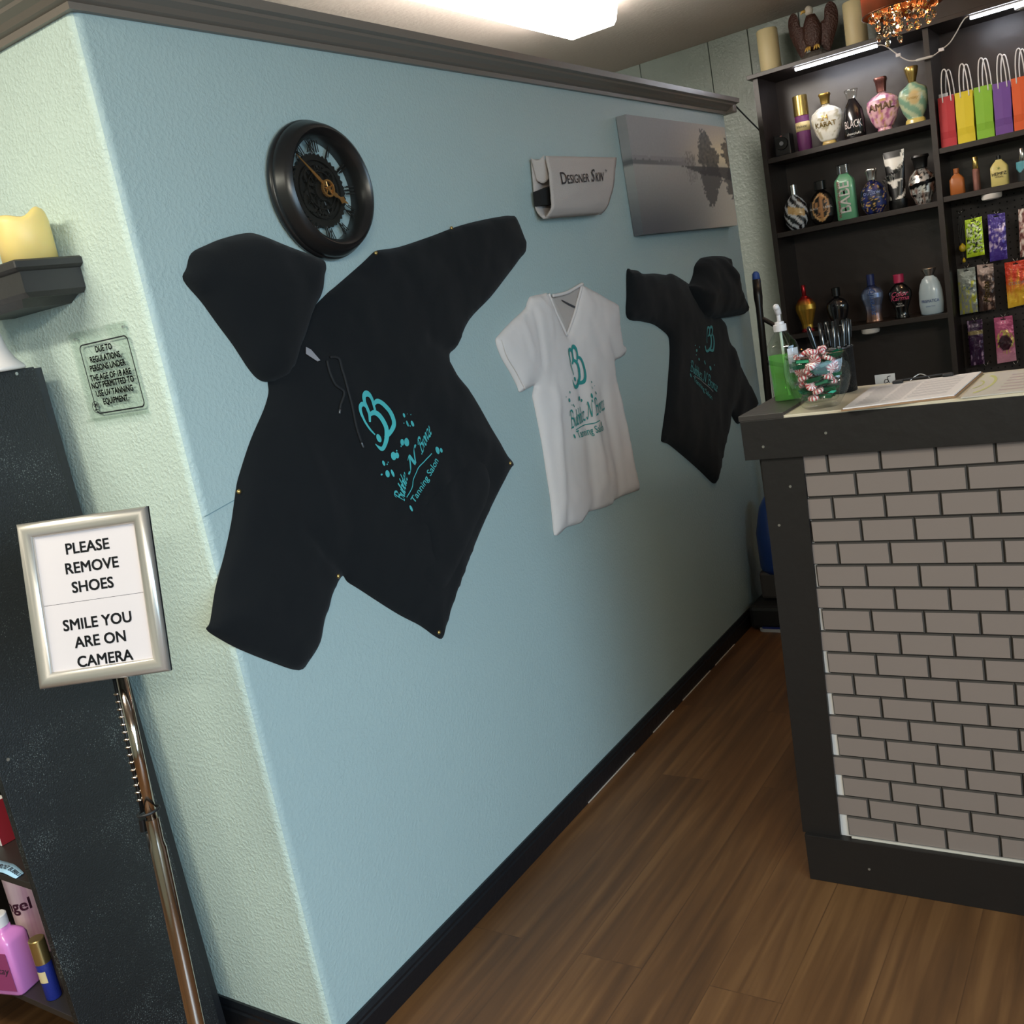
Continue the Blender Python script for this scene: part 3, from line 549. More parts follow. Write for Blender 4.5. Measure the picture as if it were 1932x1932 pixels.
c2 = Cloth(b2, puff=0.024, folds=[((2.0841,1.1772), (1.9267,0.8731), 0.006, 0.03), ((2.6225,1.0876), (2.3013,0.693), 0.006, 0.04), ((1.8705,1.4105), (2.2272,1.3096), 0.005, 0.03), ((2.6693,0.9756), (2.5238,0.8317), -0.006, 0.03)], nz=0.006, nscale=7, spacing=0.018)
weld(c2.mesh().build('body', M_hood, h2))
hh = [(2.2505,1.3307),(2.2867,1.3482),(2.3326,1.3767),(2.3592,1.407),(2.4021,1.4252),(2.4576,1.4334),(2.6247,1.4237),(2.6468,1.4063),(2.6566,1.3713),(2.7139,1.2891),(2.7442,1.2573),(2.7699,1.196),(2.6882,1.192),(2.5001,1.2022),(2.3933,1.208),(2.3017,1.241)]
c3 = Cloth(hh, base=0.02, puff=0.05, width=0.05, edge=0.012, folds=[((2.4979,1.4228), (2.6463,1.2711), 0.014, 0.025), ((2.5974,1.3967), (2.7128,1.2441), -0.012, 0.02)], nz=0.008, nscale=8, spacing=0.014, dedge=0.012)
weld(c3.mesh().build('hood', M_hood, h2))
g2 = affine([emblem[0][0][48], emblem[1][0][60], emblem[3][0][110], emblem[2][0][-2], emblem[2][0][36], emblem[3][0][-2]], [(2.3644,1.1724),(2.3517,1.1045),(2.3073,1.0848),(2.2719,1.1376),(2.3236,1.1789),(2.2477,1.1455)])
g3 = affine(SX, [(2.1196,1.0744),(2.3169,0.9436),(2.1316,1.0958),(2.1264,1.0128),(2.2696,0.9341),(2.1336,1.0265)])
dd = []
for (a,b),(rx,ry) in zip([(2.2716,1.1201),(2.1892,1.1372),(2.2228,1.1267),(2.1972,1.1184),(2.1896,1.1038),(2.2093,1.0853),(2.2477,1.0678),(2.2885,1.0409),(2.3274,1.0463),(2.1138,1.0428)], [(16,45),(14,18),(12,26),(20,44),(12,20),(15,46),(14,70),(24,75),(10,22),(14,64)]):
    dd.append((ell(a,b,rx*0.00028,ry*0.00012,12,0.2),[tuple(range(12))]))
print_on(c2, [([g2(*p) for p in e[0]], e[1]) for e in emblem]+dd, lambda a,b: (a,b), M_teal3, h2, 'print')
print_on(c2, [([g3(*p) for p in e[0]], e[1]) for e in LTEXT], lambda a,b: (a,b), M_teal3, h2, 'lettering')
print_on(c2, [stroke([(2.1415,1.0369),(2.1894,1.0127),(2.2204,0.9956),(2.248,0.979),(2.2843,0.9558)],[0.0018]*5)], lambda a,b: (a,b), mat('foil','#B9C2C2',0.25,metal=0.6), h2, 'underline')

# ------------------------------------------------------------------ folded grey headwrap
M_grey = fabric('grey_jersey','#BDB2AC',0.9,bump=0.4,bscale=500)
hw = thing('headwrap', 'folded light grey fabric wrap with black lettering hung left of the lake picture', 'headwrap', (0,1.72,1.75))
TL,TR,BR,BL = (1.333,1.7604),(1.7561,1.7653),(1.6381,1.6031),(1.3058,1.5996)
def frontp(u,v):   # u across, v down
    a = Vector(TL)+(Vector(TR)-Vector(TL))*u; b = Vector(BL)+(Vector(BR)-Vector(BL))*u
    p = a+(b-a)*v; bulge = 0.006*math.sin(PI*u)*v; x = 0.05+0.006*math.sin(PI*v)+0.004*fbm(u*3,v*3,1.0)+bulge
    if v > 0.8:
        k = (v-0.8)/0.2; x -= 0.022*k**2.2
    return (x,p.x,p.y)
def backp(u,v):
    a = Vector(TL)+(Vector(TR)-Vector(TL))*u; b = Vector(BL)+(Vector(BR)-Vector(BL))*u
    p = a+(b-a)*v; x = 0.006+(0.024*((v-0.75)/0.25)**2 if v > 0.75 else 0)
    return (x,p.x-0.012*(1-u),p.y)
mb = MB().grid(24,20,frontp); o = mb.build('front_flap', M_grey, hw, smooth=True)
md = o.modifiers.new('thick','SOLIDIFY'); md.thickness = 0.004
mb = MB().grid(16,16,backp); o = mb.build('back_flap', M_grey, hw, smooth=True); md = o.modifiers.new('thick','SOLIDIFY'); md.thickness = 0.004
mb = MB().grid(10,8,lambda u,v: (0.012+0.03*v, Vector(TL).x-0.02+0.02*v+0.01*u, Vector(TL).y+0.004-0.06*u-0.01*math.sin(PI*v))); o = mb.build('side_fold', M_grey, hw, smooth=True); o.modifiers.new('thick','SOLIDIFY').thickness = 0.003
q = [(1.2942,1.6735),(1.3673,1.6872),(1.3584,1.6364),(1.2897,1.6361)]
MB().prism(q, lambda a,b,h: (0.012+h,a,b), 0.022).build('fastener_strap', mat('black_velcro','#1B1A1A',0.95), hw)
tv = text2d('ESIGNER', 0.72, bold=0.004, align='LEFT'); tD = text2d('D', 1.0, bold=0.004, align='LEFT'); tS = text2d('S', 1.05, bold=0.012, shear=0.2, align='LEFT'); tk = text2d('KIN', 0.74, bold=0.012, shear=0.2, align='LEFT'); tm = text2d('TM', 0.25, align='LEFT')
W = lambda t_: max(a for a,b in t_[0])
items = [];x=0
for t_,g in ((tD,0.04),(tv,0.3),(tS,0.02),(tk,0.12)):
    items.append(([(a+x,b) for a,b in t_[0]],t_[1])); x += W(t_)+g
items.append(([(a+x,b+0.5) for a,b in tm[0]],tm[1])); x += W(tm)
mb = MB()
for vs,fs in items: mb.add([ (lambda p_: (p_[0]+0.0035,p_[1],p_[2]))(frontp(0.13+0.72*a/x, 0.48-0.05*a/x-0.30*b)) for a,b in vs], fs)
mb.build('lettering', mat('ink_black','#26242A',0.6), hw, recalc=False)

# ------------------------------------------------------------------ lake canvas
Y0,Y1,ZB,ZT = 1.896,2.765,1.533,1.902
def lake(u,v):
    s = v; hz = 0.60
    tree = 0
    def crown(cx,cy,rx,ry,k):
        return (1-((u-cx)/(rx*1.25))**2-((s-cy)/(ry*1.12))**2)+0.75*fbm(u*26+k,s*26,k) > 0.2
    def blob(s_): 
        nonlocal s; s = s_
        a = crown(0.73,0.78,0.055,0.17,1) or crown(0.745,0.72,0.085,0.14,2) or crown(0.80,0.68,0.07,0.10,3) or crown(0.70,0.66,0.05,0.07,9)
        b = crown(1.0,0.74,0.07,0.13,4)
        c = crown(0.55,0.655,0.055,0.075,5) and fbm(u*60,s*40,5.0) > -0.05
        tr = abs(u-0.742) < 0.006 and hz < s_ < 0.75 or abs(u-0.79) < 0.004 and hz < s_ < 0.7
        return (a or tr, b, c)
    glow = math.exp(-((u-0.98)/0.3)**2-((v-0.72)/0.16)**2)
    top = mix('#8F8E8E','#B9AEA0',smooth01(0.3,1.0,u)); sky = [p+(q-p)*glow*0.85 for p,q in zip(top, lin('#F0DFB4'))]
    if v >= hz:
        c = sky
        if v < hz+0.07+0.02*fbm(u*9,0,1) and u < 0.6: c = mixl(c, lin('#626264'), 0.35)
        if v < hz+0.035+0.022*fbm(u*24,2,1) and u < 0.52: c = mixl(c, lin('#4A4B4D'), 0.6*smooth01(0.6,0.1,u)+0.12)
        a,b,d = blob(v)
        if d: c = mixl(c, lin('#5A5650'), 0.55)
        if a or b: c = mixl(c, lin('#35332F'), 0.85+0.15*fbm(u*40,v*40,0))
    else:
        k = (hz-v)/hz; base = mix('#9C9A96','#55565A', smooth01(0.0,1.0,k)*smooth01(1.1,0.1,u)); gl = math.exp(-((u-1.0)/0.28)**2)
        c = mixl(base, lin('#D5CBB8'), 0.75*gl)
        m_ = 2*hz-v-0.02+0.012*fbm(u*6,v*60,3)
        a,b,d = blob(m_*0.92+0.05)
        if d: c = mixl(c, lin('#5C5A57'), 0.4)
        if a or b: c = mixl(c, lin('#38383A'), 0.8)
        bank = 0.045*smooth01(0.38,0.75,u)+0.02*smooth01(0.8,1.0,u)+0.006*fbm(u*30,1,2)
        if u > 0.4 and v > hz-bank*2.1: c = mixl(c, lin('#3C3B3A'), 0.9)
    n_ = 0.03*fbm(u*90,v*60,7)
    return tuple(max(0.0,q*(1+n_*2)) for q in c)
def mixl(a,b,t): return tuple(p+(q-p)*t for p,q in zip(a,b))
cv = thing('canvas_print', 'grey misty lake canvas print with trees and reflection at the wall end', 'picture', (0,2.33,1.72))
M_cv = mat('canvas_ink', rough=0.55, attr=True)
mb = MB(); mb.grid(170,80,lambda u,v: (0.036,Y0+(Y1-Y0)*u,ZB+(ZT-ZB)*v), lake); mb.build('picture_face', M_cv, cv, colors=True)
mb = MB(); q = 0.035
for a,b,fn in (((Y0,ZB),(Y0,ZT),lambda v: lake(0.02,v)),((Y1,ZB),(Y1,ZT),lambda v: lake(0.98,v))):
    mb.grid(2,40,lambda u,v,a=a: (0.002+(0.034)*u,a[0],ZB+(ZT-ZB)*v), lambda u,v,fn=fn: fn(v))
for z_,vv in ((ZB,0.01),(ZT,0.99)): mb.grid(60,1,lambda u,v,z_=z_: (0.002+0.034*v,Y0+(Y1-Y0)*u,z_), lambda u,v,vv=vv: lake(u,vv))
mb.build('wrapped_edge', M_cv, cv, colors=True)
MB().box((0.002,Y0+0.004,ZB+0.004),(0.03,Y1-0.004,ZT-0.004)).build('stretcher', mat('pine','#8A7350',0.7), cv)

# ------------------------------------------------------------------ bookcase at the left
M_case = mat('speckled_black','#131517',0.5,bump=0.25,bscale=300)
nt = M_case.node_tree; sp = nt.nodes.new('ShaderNodeTexNoise'); sp.inputs['Scale'].default_value = 420; sp.inputs['Detail'].default_value = 3
sp2 = nt.nodes.new('ShaderNodeTexNoise'); sp2.inputs['Scale'].default_value = 9; ad = nt.nodes.new('ShaderNodeMath'); ad.operation = 'MULTIPLY_ADD'; ad.inputs[1].default_value = 0.35
tc = nt.nodes.new('ShaderNodeTexCoord'); nt.links.new(tc.outputs['Object'],sp.inputs['Vector']); nt.links.new(tc.outputs['Object'],sp2.inputs['Vector'])
nt.links.new(sp2.outputs['Fac'],ad.inputs[0]); nt.links.new(sp.outputs['Fac'],ad.inputs[2]); rp = nt.nodes.new('ShaderNodeValToRGB'); nt.links.new(ad.outputs[0],rp.inputs[0])
rp.color_ramp.elements[0].position = 0.80; rp.color_ramp.elements[0].color = (*lin('#131517'),1); rp.color_ramp.elements[1].position = 0.93; rp.color_ramp.elements[1].color = (*lin('#6A706E'),1)
nt.links.new(rp.outputs[0],nt.nodes['Principled BSDF'].inputs['Base Color']); pass; M_shelf = mat('dark_shelf','#2A2624',0.45)
bk = thing('bookcase', 'black bookcase standing against the textured pale green wall at the left', 'bookcase', (-0.65,-0.2,0))
BX0,BX1 = -1.05,-0.29
for a,b in ((BX1-0.018,BX1),(BX0,BX0+0.018)): MB().box((a,-0.318,0),(b,-0.05,1.44),bev=0.0015).build('side_panel', M_case, bk)
MB().box((BX0,-0.05,0.0),(BX1-0.001,-0.036,1.437)).build('back_panel', M_black, bk)
MB().box((BX0+0.018,-0.318,1.42),(BX1-0.018,-0.05,1.44)).build('top_panel', M_case, bk)
for z in (0.27,0.55,0.83,1.12): MB().box((BX0+0.018,-0.316,z-0.014),(BX1-0.018,-0.05,z),bev=0.001).build('shelf', M_shelf, bk)
MB().box((BX0+0.018,-0.31,0),(BX1-0.018,-0.295,0.06)).build('kick_board', M_case, bk)
for p in ((-0.0862,1.4355),(-0.2976,0.7893)): MB().tube([(-0.2905,p[0],p[1]-0.003),(-0.2885,p[0],p[1]-0.003)],0.003,8).build('screw', mat('screw','#B5B2AA',0.3,metal=0.8), bk)
# white vase on the bookcase
o_ = (-0.2589,-0.1086)
v = thing('vase', 'white ceramic vase with flared foot on top of the black bookcase', 'vase', (o_[0]-0.063,o_[1],1.44))
MB().lathe([(0,0.052),(0.003,0.055),(0.008,0.053),(0.02,0.042),(0.04,0.033),(0.07,0.028),(0.12,0.034),(0.17,0.05),(0.2,0.05),(0.22,0.035),(0.235,0.034),(0.234,0.030),(0.21,0.028)], (o_[0]-0.063,o_[1],1.44), 40).build('body', mat('white_glaze','#D8CFCB',0.3,coat=0.3), v, smooth=True)
# products in the bookcase
p = (-0.5107,-0.2539)
p = (p[0]-0.011,p[1])
bx = thing('carton', 'white and red product carton on the middle shelf of the bookcase', 'box', (p[0]-0.03,p[1]+0.02,0.55))
MB().box((p[0]-0.075,p[1],0.5505),(p[0]+0.006,p[1]+0.035,0.64),bev=0.001).build('carton_body', mat('carton_white','#DAD5D0',0.5), bx)
MB().box((p[0]+0.0062,p[1]+0.001,0.551),(p[0]+0.0075,p[1]+0.034,0.6395)).build('side_flap', mat('carton_red','#8E1F2A',0.5), bx)
MB().box((p[0]-0.07,p[1]-0.0008,0.582),(p[0]+0.005,p[1],0.592)).build('red_band', mat('band_red','#C23A2A',0.5), bx)
# blue band lying on the shelf
cpt = cr([(*q,0) for q in [(-0.5753,-0.3208),(-0.5151,-0.3105),(-0.4339,-0.3026),(-0.3959,-0.3053),(-0.3558,-0.3087)]],6)
wb = MB(); N = len(cpt)
def band(a,b):
    k = a*(N-1); i = min(int(k),N-2); q = cpt[i]+(cpt[i+1]-cpt[i])*(k-i); wdt = 0.030*(1-0.45*a**3)
    return (q.x+0.1*wdt*b, q.y-wdt*(b-0.5), 0.5525+0.004*math.sin(PI*a*2)**2)
wb.grid(40,2,lambda u,v: band(u,1-v)); o = wb.build('wristband', mat('pale_blue_rubber','#A9D0EC',0.45), None, smooth=True); o.modifiers.new('thick','SOLIDIFY').thickness = 0.0012
tag(o, 'pale blue lettered band lying on the middle bookcase shelf', 'wristband')
tw = text2d('BUBBLEZ  N  BRONZE  BUBBLEZ', 1.0, bold=0.012, align='LEFT'); W_ = max(a for a,b in tw[0]); mb = MB()
put(mb, tw, lambda a,b: (lambda q: (q[0],q[1],q[2]+0.0012))(band(0.02+1.03*a/W_*0.99, 0.68-b*0.55)))
l_ = mb.build('lettering', mat('ink_black'), o, recalc=False)
# pink lotion bottle, pink spray can, blue spray
def box_bottle(name, label, cat, c, w, d, h, m, grp=None, rot=0.0):
    t = thing(name, label, cat, c, grp, (0,0,rot)); return t
c = (-0.5182,-0.3212)
t = thing('lotion_bottle', 'pink square-shouldered lotion bottle on the bottom bookcase shelf', 'bottle', (c[0],c[1]+0.02,0.2702))
prf = [(0,0.93),(0.004,1),(0.108,1),(0.118,0.9),(0.126,0.6),(0.130,0.45),(0.136,0.45)]
MB().lathe([(z,r*0.036) for z,r in prf], (0,0,0), 40, 1.05, 0.8, power=7).build('body', mat('pink_plastic','#D07FC0',0.3,coat=0.3), t, smooth=True, world=False)
MB().lathe([(0.136,0.017),(0.137,0.018),(0.158,0.018),(0.160,0.016)], (0,0,0), 24).build('cap', mat('white_plastic','#DAD4D4',0.35), t, smooth=True, world=False, angle=40)
MB().box((-0.030,-0.0300,0.012),(0.030,-0.0293,0.095)).build('front_label', mat('label_plum','#8E3A66',0.5), t, world=False)
mb = MB(); put(mb, text2d('Stay',0.022,shear=0.3), lambda a,b: (a+0.006,-0.0306,0.05+b)); mb.build('lettering', mat('ink_black'), t, world=False, recalc=False)
t.rotation_euler = (0,0,0.25)
c = (-0.5495,-0.2728)
t = thing('spray_can', 'tall pink marbled spray can at the back of the bottom bookcase shelf', 'can', (c[0]-0.036,-0.21,0.2702))
MB().lathe([(0,0.03),(0.004,0.032),(0.21,0.032),(0.222,0.026),(0.235,0.016)], (0,0,0), 40, colf=lambda a,z: mix('#C58FA6','#E9C9CC',0.5+0.5*math.sin(3*a+30*z+3*fbm(a*2,z*30,1)))).build('body', mat('painted_can',rough=0.35,attr=True), t, smooth=True, world=False, colors=True)
tw = text2d('Angel',0.036,bold=0.02); mb = MB(); put(mb, tw, lambda a,b: (0.0325*math.sin(a/0.0325+0.12), -0.0325*math.cos(a/0.0325+0.12), 0.112+b)); mb.build('lettering', mat('plum_ink','#4A1430',0.5), t, world=False, recalc=False)
c = (-0.4063,-0.3054)
t = thing('mini_spray', 'small blue and gold spray bottle at the right end of the bottom bookcase shelf', 'bottle', (c[0],c[1]+0.012,0.2702))
MB().lathe([(0,0.013),(0.002,0.0145),(0.078,0.0145)], (0,0,0), 28).build('body', mat('navy_glitter','#22308A',0.35,bump=0.3,bscale=900), t, smooth=True, world=False, angle=40)
MB().lathe([(0.078,0.0148),(0.1265,0.0148),(0.128,0.0135)], (0,0,0), 28).build('cap', mat('gold_cap','#C9AE74',0.28,metal=0.9), t, smooth=True, world=False, angle=40)
MB().grid(10,1,lambda u,v: (0.0149*math.sin(-0.5+1.5*u),-0.0149*math.cos(-0.5+1.5*u),0.040+0.024*v)).build('label', mat('label_champagne','#D3BE92',0.4), t, world=False)

# ------------------------------------------------------------------ sconce shelf with candle
M_sc = mat('charcoal_wood','#2E2C2B',0.5,bump=0.1,bscale=40)
XR = -0.145; XW = 0.30; XL = XR-XW; XM = (XL+XR)/2
t = thing('wall_shelf', 'small charcoal corbel shelf on the textured wall holding a candle', 'shelf', (XM,-0.001,1.55))
def oct_(e, k=1.0): return [(XR+e,-0.001),(XR+e*0.9,-0.118-e*0.9),(XR+e*0.5,-0.119-e),(XL-e*0.5,-0.119-e),(XL-e*0.9,-0.118-e*0.9),(XL-e,-0.001)]
def loft(mb, rings):
    n = len(rings[0][0]); vs = [(a,b,z) for r_,z in rings for a,b in r_]
    return mb.add(vs, [(i*n+k,i*n+(k+1)%n,(i+1)*n+(k+1)%n,(i+1)*n+k) for i in range(len(rings)-1) for k in range(n)]+[tuple(reversed(range(n))),tuple(range((len(rings)-1)*n,len(rings)*n))])
loft(MB(), [(oct_(0.0),1.592),(oct_(0.006),1.596),(oct_(0.006),1.606),(oct_(0.002),1.609)]).build('top_slab', M_sc, t)
loft(MB(), [(oct_(-0.012),1.548),(oct_(-0.004),1.556),(oct_(-0.004),1.590),(oct_(0.0),1.592)]).build('corbel', M_sc, t)
loft(MB(), [([(XM+(a-XM)*0.62,b*0.78) for a,b in oct_(0)],1.536),([(XM+(a-XM)*0.80,b*0.9) for a,b in oct_(0)],1.548)]).build('underside_block', M_sc, t)
M_wax = mat('ivory_wax','#E6CB80',0.45); M_wax.node_tree.nodes['Principled BSDF'].inputs['Subsurface Weight'].default_value = 0.35; M_wax.node_tree.nodes['Principled BSDF'].inputs['Subsurface Radius'].default_value = (0.03,0.02,0.008)
cx_ = (-0.1496,1.6062)[0]-0.045; ct_ = (-0.1379,1.6868)[1]
t = thing('pillar_candle', 'pale yellow wavy-topped pillar candle on the small corbel shelf', 'candle', (cx_,-0.06,1.6095))
h_ = ct_-1.6095; mb = MB(); N = 40; vs = []
prof = [(0,0.043),(0.004,0.045),(0.6,0.045),(0.85,0.045),(0.96,0.0435),(1.0,0.038),(0.97,0.030),(0.86,0.022),(0.84,0.002)]
for z,r in prof:
    for k in range(N):
        a = 2*PI*k/N; wv = 0.006*math.sin(3*a+0.6)+0.003*math.sin(5*a); q = r*(1+0.015*math.sin(4*a))
        vs.append((q*math.cos(a), q*math.sin(a), z*h_+wv*smooth01(0.6,1.0,z)))
mb.add(vs, [(i*N+k,i*N+(k+1)%N,(i+1)*N+(k+1)%N,(i+1)*N+k) for i in range(len(prof)-1) for k in range(N)]+[tuple(reversed(range(N))),tuple(range((len(prof)-1)*N,len(prof)*N))])
mb.build('wax', M_wax, t, smooth=True, world=False)
MB().tube([(0,0,h_*0.83),(0.001,0,h_*0.92)],0.0012,6).build('wick', mat('wick','#2A2522',0.9), t, world=False)

# ------------------------------------------------------------------ clear acrylic notice on the wall
YS = -0.008
t = thing('acrylic_sign', 'clear acrylic notice with black bordered age regulation text on the textured wall', 'sign', (-0.147,-0.001,1.405))
MB().box((-0.231,-0.006,1.326),(-0.0625,-0.003,1.485)).build('panel', glass('acrylic',(0.95,0.97,0.96),1.3), t)
MB().box((-0.231,-0.016,1.324),(-0.0625,-0.003,1.329),bev=0.001).build('bottom_ledge', glass('acrylic'), t)
M_ink = mat('sign_ink','#15171C',0.5)
q0,q1,q2,q3 = [(-0.2119,1.4619),(-0.0611,1.4609),(-0.0659,1.3368),(-0.2021,1.3338)]
W_ = ((q1[0]-q0[0])+(q2[0]-q3[0]))/2; H_ = ((q0[1]-q3[1])+(q1[1]-q2[1]))/2; cxs = (q0[0]+q1[0]+q2[0]+q3[0])/4; czs = (q0[1]+q1[1]+q2[1]+q3[1])/4
a_ = rrect(W_,H_,0.010,6,cxs,czs); b_ = rrect(W_-0.0048,H_-0.0048,0.0085,6,cxs,czs); n = len(a_)
MB().add([(x,-0.0066,z) for x,z in a_]+[(x,-0.0066,z) for x,z in b_],[(i,(i+1)%n,n+(i+1)%n,n+i) for i in range(n)]).build('border', M_ink, t)
lines = ['DUE TO','REGULATIONS,','PERSONS UNDER','THE AGE OF 18 ARE','NOT PERMITTED TO','USE UV TANNING','EQUIPMENT.']
pos = [(-0.1375,1.4475),(-0.1389,1.4314),(-0.1398,1.4163),(-0.1382,1.3997),(-0.1384,1.386),(-0.1392,1.371),(-0.1414,1.3555)]
mb = MB()
for s_,(x_,z_) in zip(lines,pos): put(mb, text2d(s_,0.0150,bold=0.03,sx=0.9), lambda a,b,x_=x_,z_=z_: (x_+a,-0.0066,z_+b-0.0045))
mb.build('lettering', M_ink, t, recalc=False)
cc = (-0.2046,1.3488); mb = MB()
for r0,r1 in ((0.0095,0.0108),):
    n = 32; mb.add([(cc[0]+r*math.cos(2*PI*k/n),-0.0068,cc[1]+r*math.sin(2*PI*k/n)) for r in (r0,r1) for k in range(n)],[(k,(k+1)%n,n+(k+1)%n,n+k) for k in range(n)])
for pts in ([(-0.001,-0.006),(0.0,0.0),(0.001,0.004)],[(0.001,0.004),(0.004,0.006),(0.006,0.003)],[(0.001,0.004),(-0.003,0.006),(-0.006,0.003)],[(0.001,0.004),(0.004,0.003),(0.005,0.0)],[(0.001,0.004),(-0.002,0.003),(-0.004,0.0)],[(-0.006,-0.006),(0.0,-0.0045),(0.006,-0.006)]):
    r_ = ribbon(cr(pts,4),[0.0009]*(len(cr(pts,4)))); mb.add([(cc[0]+a,-0.0068,cc[1]+b) for a,b in r_[0]], r_[1])
mb.build('emblem', M_ink, t, recalc=False)
for p in ((-0.2107,1.4732),(-0.0675,1.4753)): MB().tube([(p[0],-0.003,p[1]),(p[0],-0.0085,p[1])],0.0022,8).build('wall_pin', mat('steel','#C5C8C8',0.25,metal=0.9), t)

# ------------------------------------------------------------------ floor-standing sign holder
D_ = 1.45; ex = (r2*245+u2*35).normalized(); ey = (u2*310-r2*44); ey = (ey-ex*ey.dot(ex)).normalized(); ez = ex.cross(ey)
CS = Vector((0.0759,-0.2790,1.0835)); SW,SH = 0.1952,0.2470
st = thing('sign_stand', 'silver framed notice on a chrome floor pole beside the black bookcase', 'sign', (0,0,0))
fr = bpy.data.objects.new('sign_frame', None)
Mx = Matrix(((ex.x,ey.x,ez.x),(ex.y,ey.y,ez.y),(ex.z,ey.z,ez.z)))
L3 = lambda a,b,c=0.0: tuple(CS+Mx@Vector((a,b,c)))
M_alu = mat('silver_frame','#CFC8BF',0.32,metal=0.75)
prof = [(0,0.0),(0,0.004),(0.003,0.009),(0.008,0.012),(0.014,0.0115),(0.020,0.008),(0.0225,0.004),(0.0225,0.001)]
mb = MB(); vs = []; k_ = len(prof)
for sx_,sy_ in ((-1,-1),(1,-1),(1,1),(-1,1)): vs += [L3(sx_*(SW/2-a),sy_*(SH/2-a),h) for a,h in prof]
mb.add(vs, [(c_*k_+i,((c_+1)%4)*k_+i,((c_+1)%4)*k_+i+1,c_*k_+i+1) for c_ in range(4) for i in range(k_-1)])
F_ = mb.build('frame', M_alu, st, smooth=True, angle=50)
mb = MB(); mb.add([L3(a,b,c) for c in (-0.006,0.0) for a,b in ((-SW/2,-SH/2),(SW/2,-SH/2),(SW/2,SH/2),(-SW/2,SH/2))],[(3,2,1,0),(4,5,6,7),(0,1,5,4),(1,2,6,5),(2,3,7,6),(3,0,4,7)]); mb.build('backing', mat('black_plastic','#1A1A1C',0.5), F_)
def SL(x,y): d = Vector((x-178.0,y-1127.5)); s_ = SW/247.5; e1 = Vector((245,-35)).normalized(); e2 = Vector((35,245)).normalized(); return (d.dot(e1)*s_, -d.dot(e2)*s_)
sm = SL(178,1131)[1]
for a0,a1 in ((sm+0.0006,SH/2-0.02),(-SH/2+0.02,sm)):
    MB().add([L3(a,b,0.0022) for a,b in ((-SW/2+0.02,a0),(SW/2-0.02,a0),(SW/2-0.02,a1),(-SW/2+0.02,a1))],[(0,1,2,3)]).build('paper', mat('printer_paper','#C7BDBD',0.6), F_)
mb = MB()
for s_,(x_,y_) in (('PLEASE',(165.5,1030)),('REMOVE',(174,1066)),('SHOES',(176,1102.5)),('SMILE YOU',(185,1171)),('ARE ON',(191,1205)),('CAMERA',(199,1241))):
    c_ = SL(x_,y_); put(mb, text2d(s_,0.0228,bold=0.022,sx=0.93), lambda a,b,c_=c_: L3(c_[0]+a,c_[1]+b-0.0082,0.0026))
mb.build('lettering', M_ink, F_, recalc=False)
P1 = Vector((0.0805,-0.275,0.9480)); P2 = Vector((0.0998,-0.325,0.3860)); dr = (P2-P1).normalized(); PF = P1+dr*((0.012-P1.z)/dr.z); P0 = P1-dr*0.06
M_chr = mat('chrome','#D2C4B8',0.12,metal=1.0); M_chr2 = mat('dark_rod','#3A3B3D',0.3,metal=0.8)
kz = lambda z: P1+dr*((z-P1.z)/dr.z)
zr = (0.1212,0.7406)[1]
MB().tube([P1-dr*0.012,kz(zr-0.03)],0.0085,20).build('upper_tube', M_chr, st, smooth=True)
MB().tube([kz(zr-0.012),kz(zr-0.05),kz(zr-0.06),PF],[0.0105,0.0105,0.0125,0.0125],20).build('lower_tube', M_chr, st, smooth=True, angle=40)
sd = Vector((-0.82,-0.30,0)).normalized()*0.0135
rk = MB().tube([P1+sd*0.95-dr*0.03,kz(zr+0.0)+sd],0.0035,8).build('rack_rod', M_chr2, st, smooth=True)
for i in range(15):
    z = P1.z-0.018-(P1.z-0.018-zr-0.02)*i/14; q = kz(z)+sd
    MB().lathe([(-0.002,0.003),(-0.001,0.0058),(0.001,0.0058),(0.002,0.003)],q,12).build('rack_collar', M_chr, rk, smooth=True)
q = kz(zr)+sd*0.3; MB().tube([(q.x+0.0165*math.cos(2*PI*k/20)+0.001,q.y+0.0165*math.sin(2*PI*k/20),q.z+0.0025*math.cos(2*PI*k/20)) for k in range(20)],0.0022,8,closed=True).build('release_ring', mat('black_rubber','#17181B',0.5), st, smooth=True)
q = kz(zr-0.012)+sd*1.3; MB().tube([q,q-Vector((0.003,0.001,0.020))],0.0055,12).build('knob', M_chr2, st, smooth=True, angle=40)
q = kz(zr-0.035)+sd*0.8; MB().tube([q,q+dr*0.03],0.005,10).build('latch', mat('black_rubber'), st, smooth=True)
MB().lathe([(0,0.13),(0.003,0.135),(0.008,0.132),(0.014,0.03),(0.02,0.016)],(PF.x,PF.y,0.0005),40).build('base', mat('black_plastic'), st, smooth=True, angle=40)

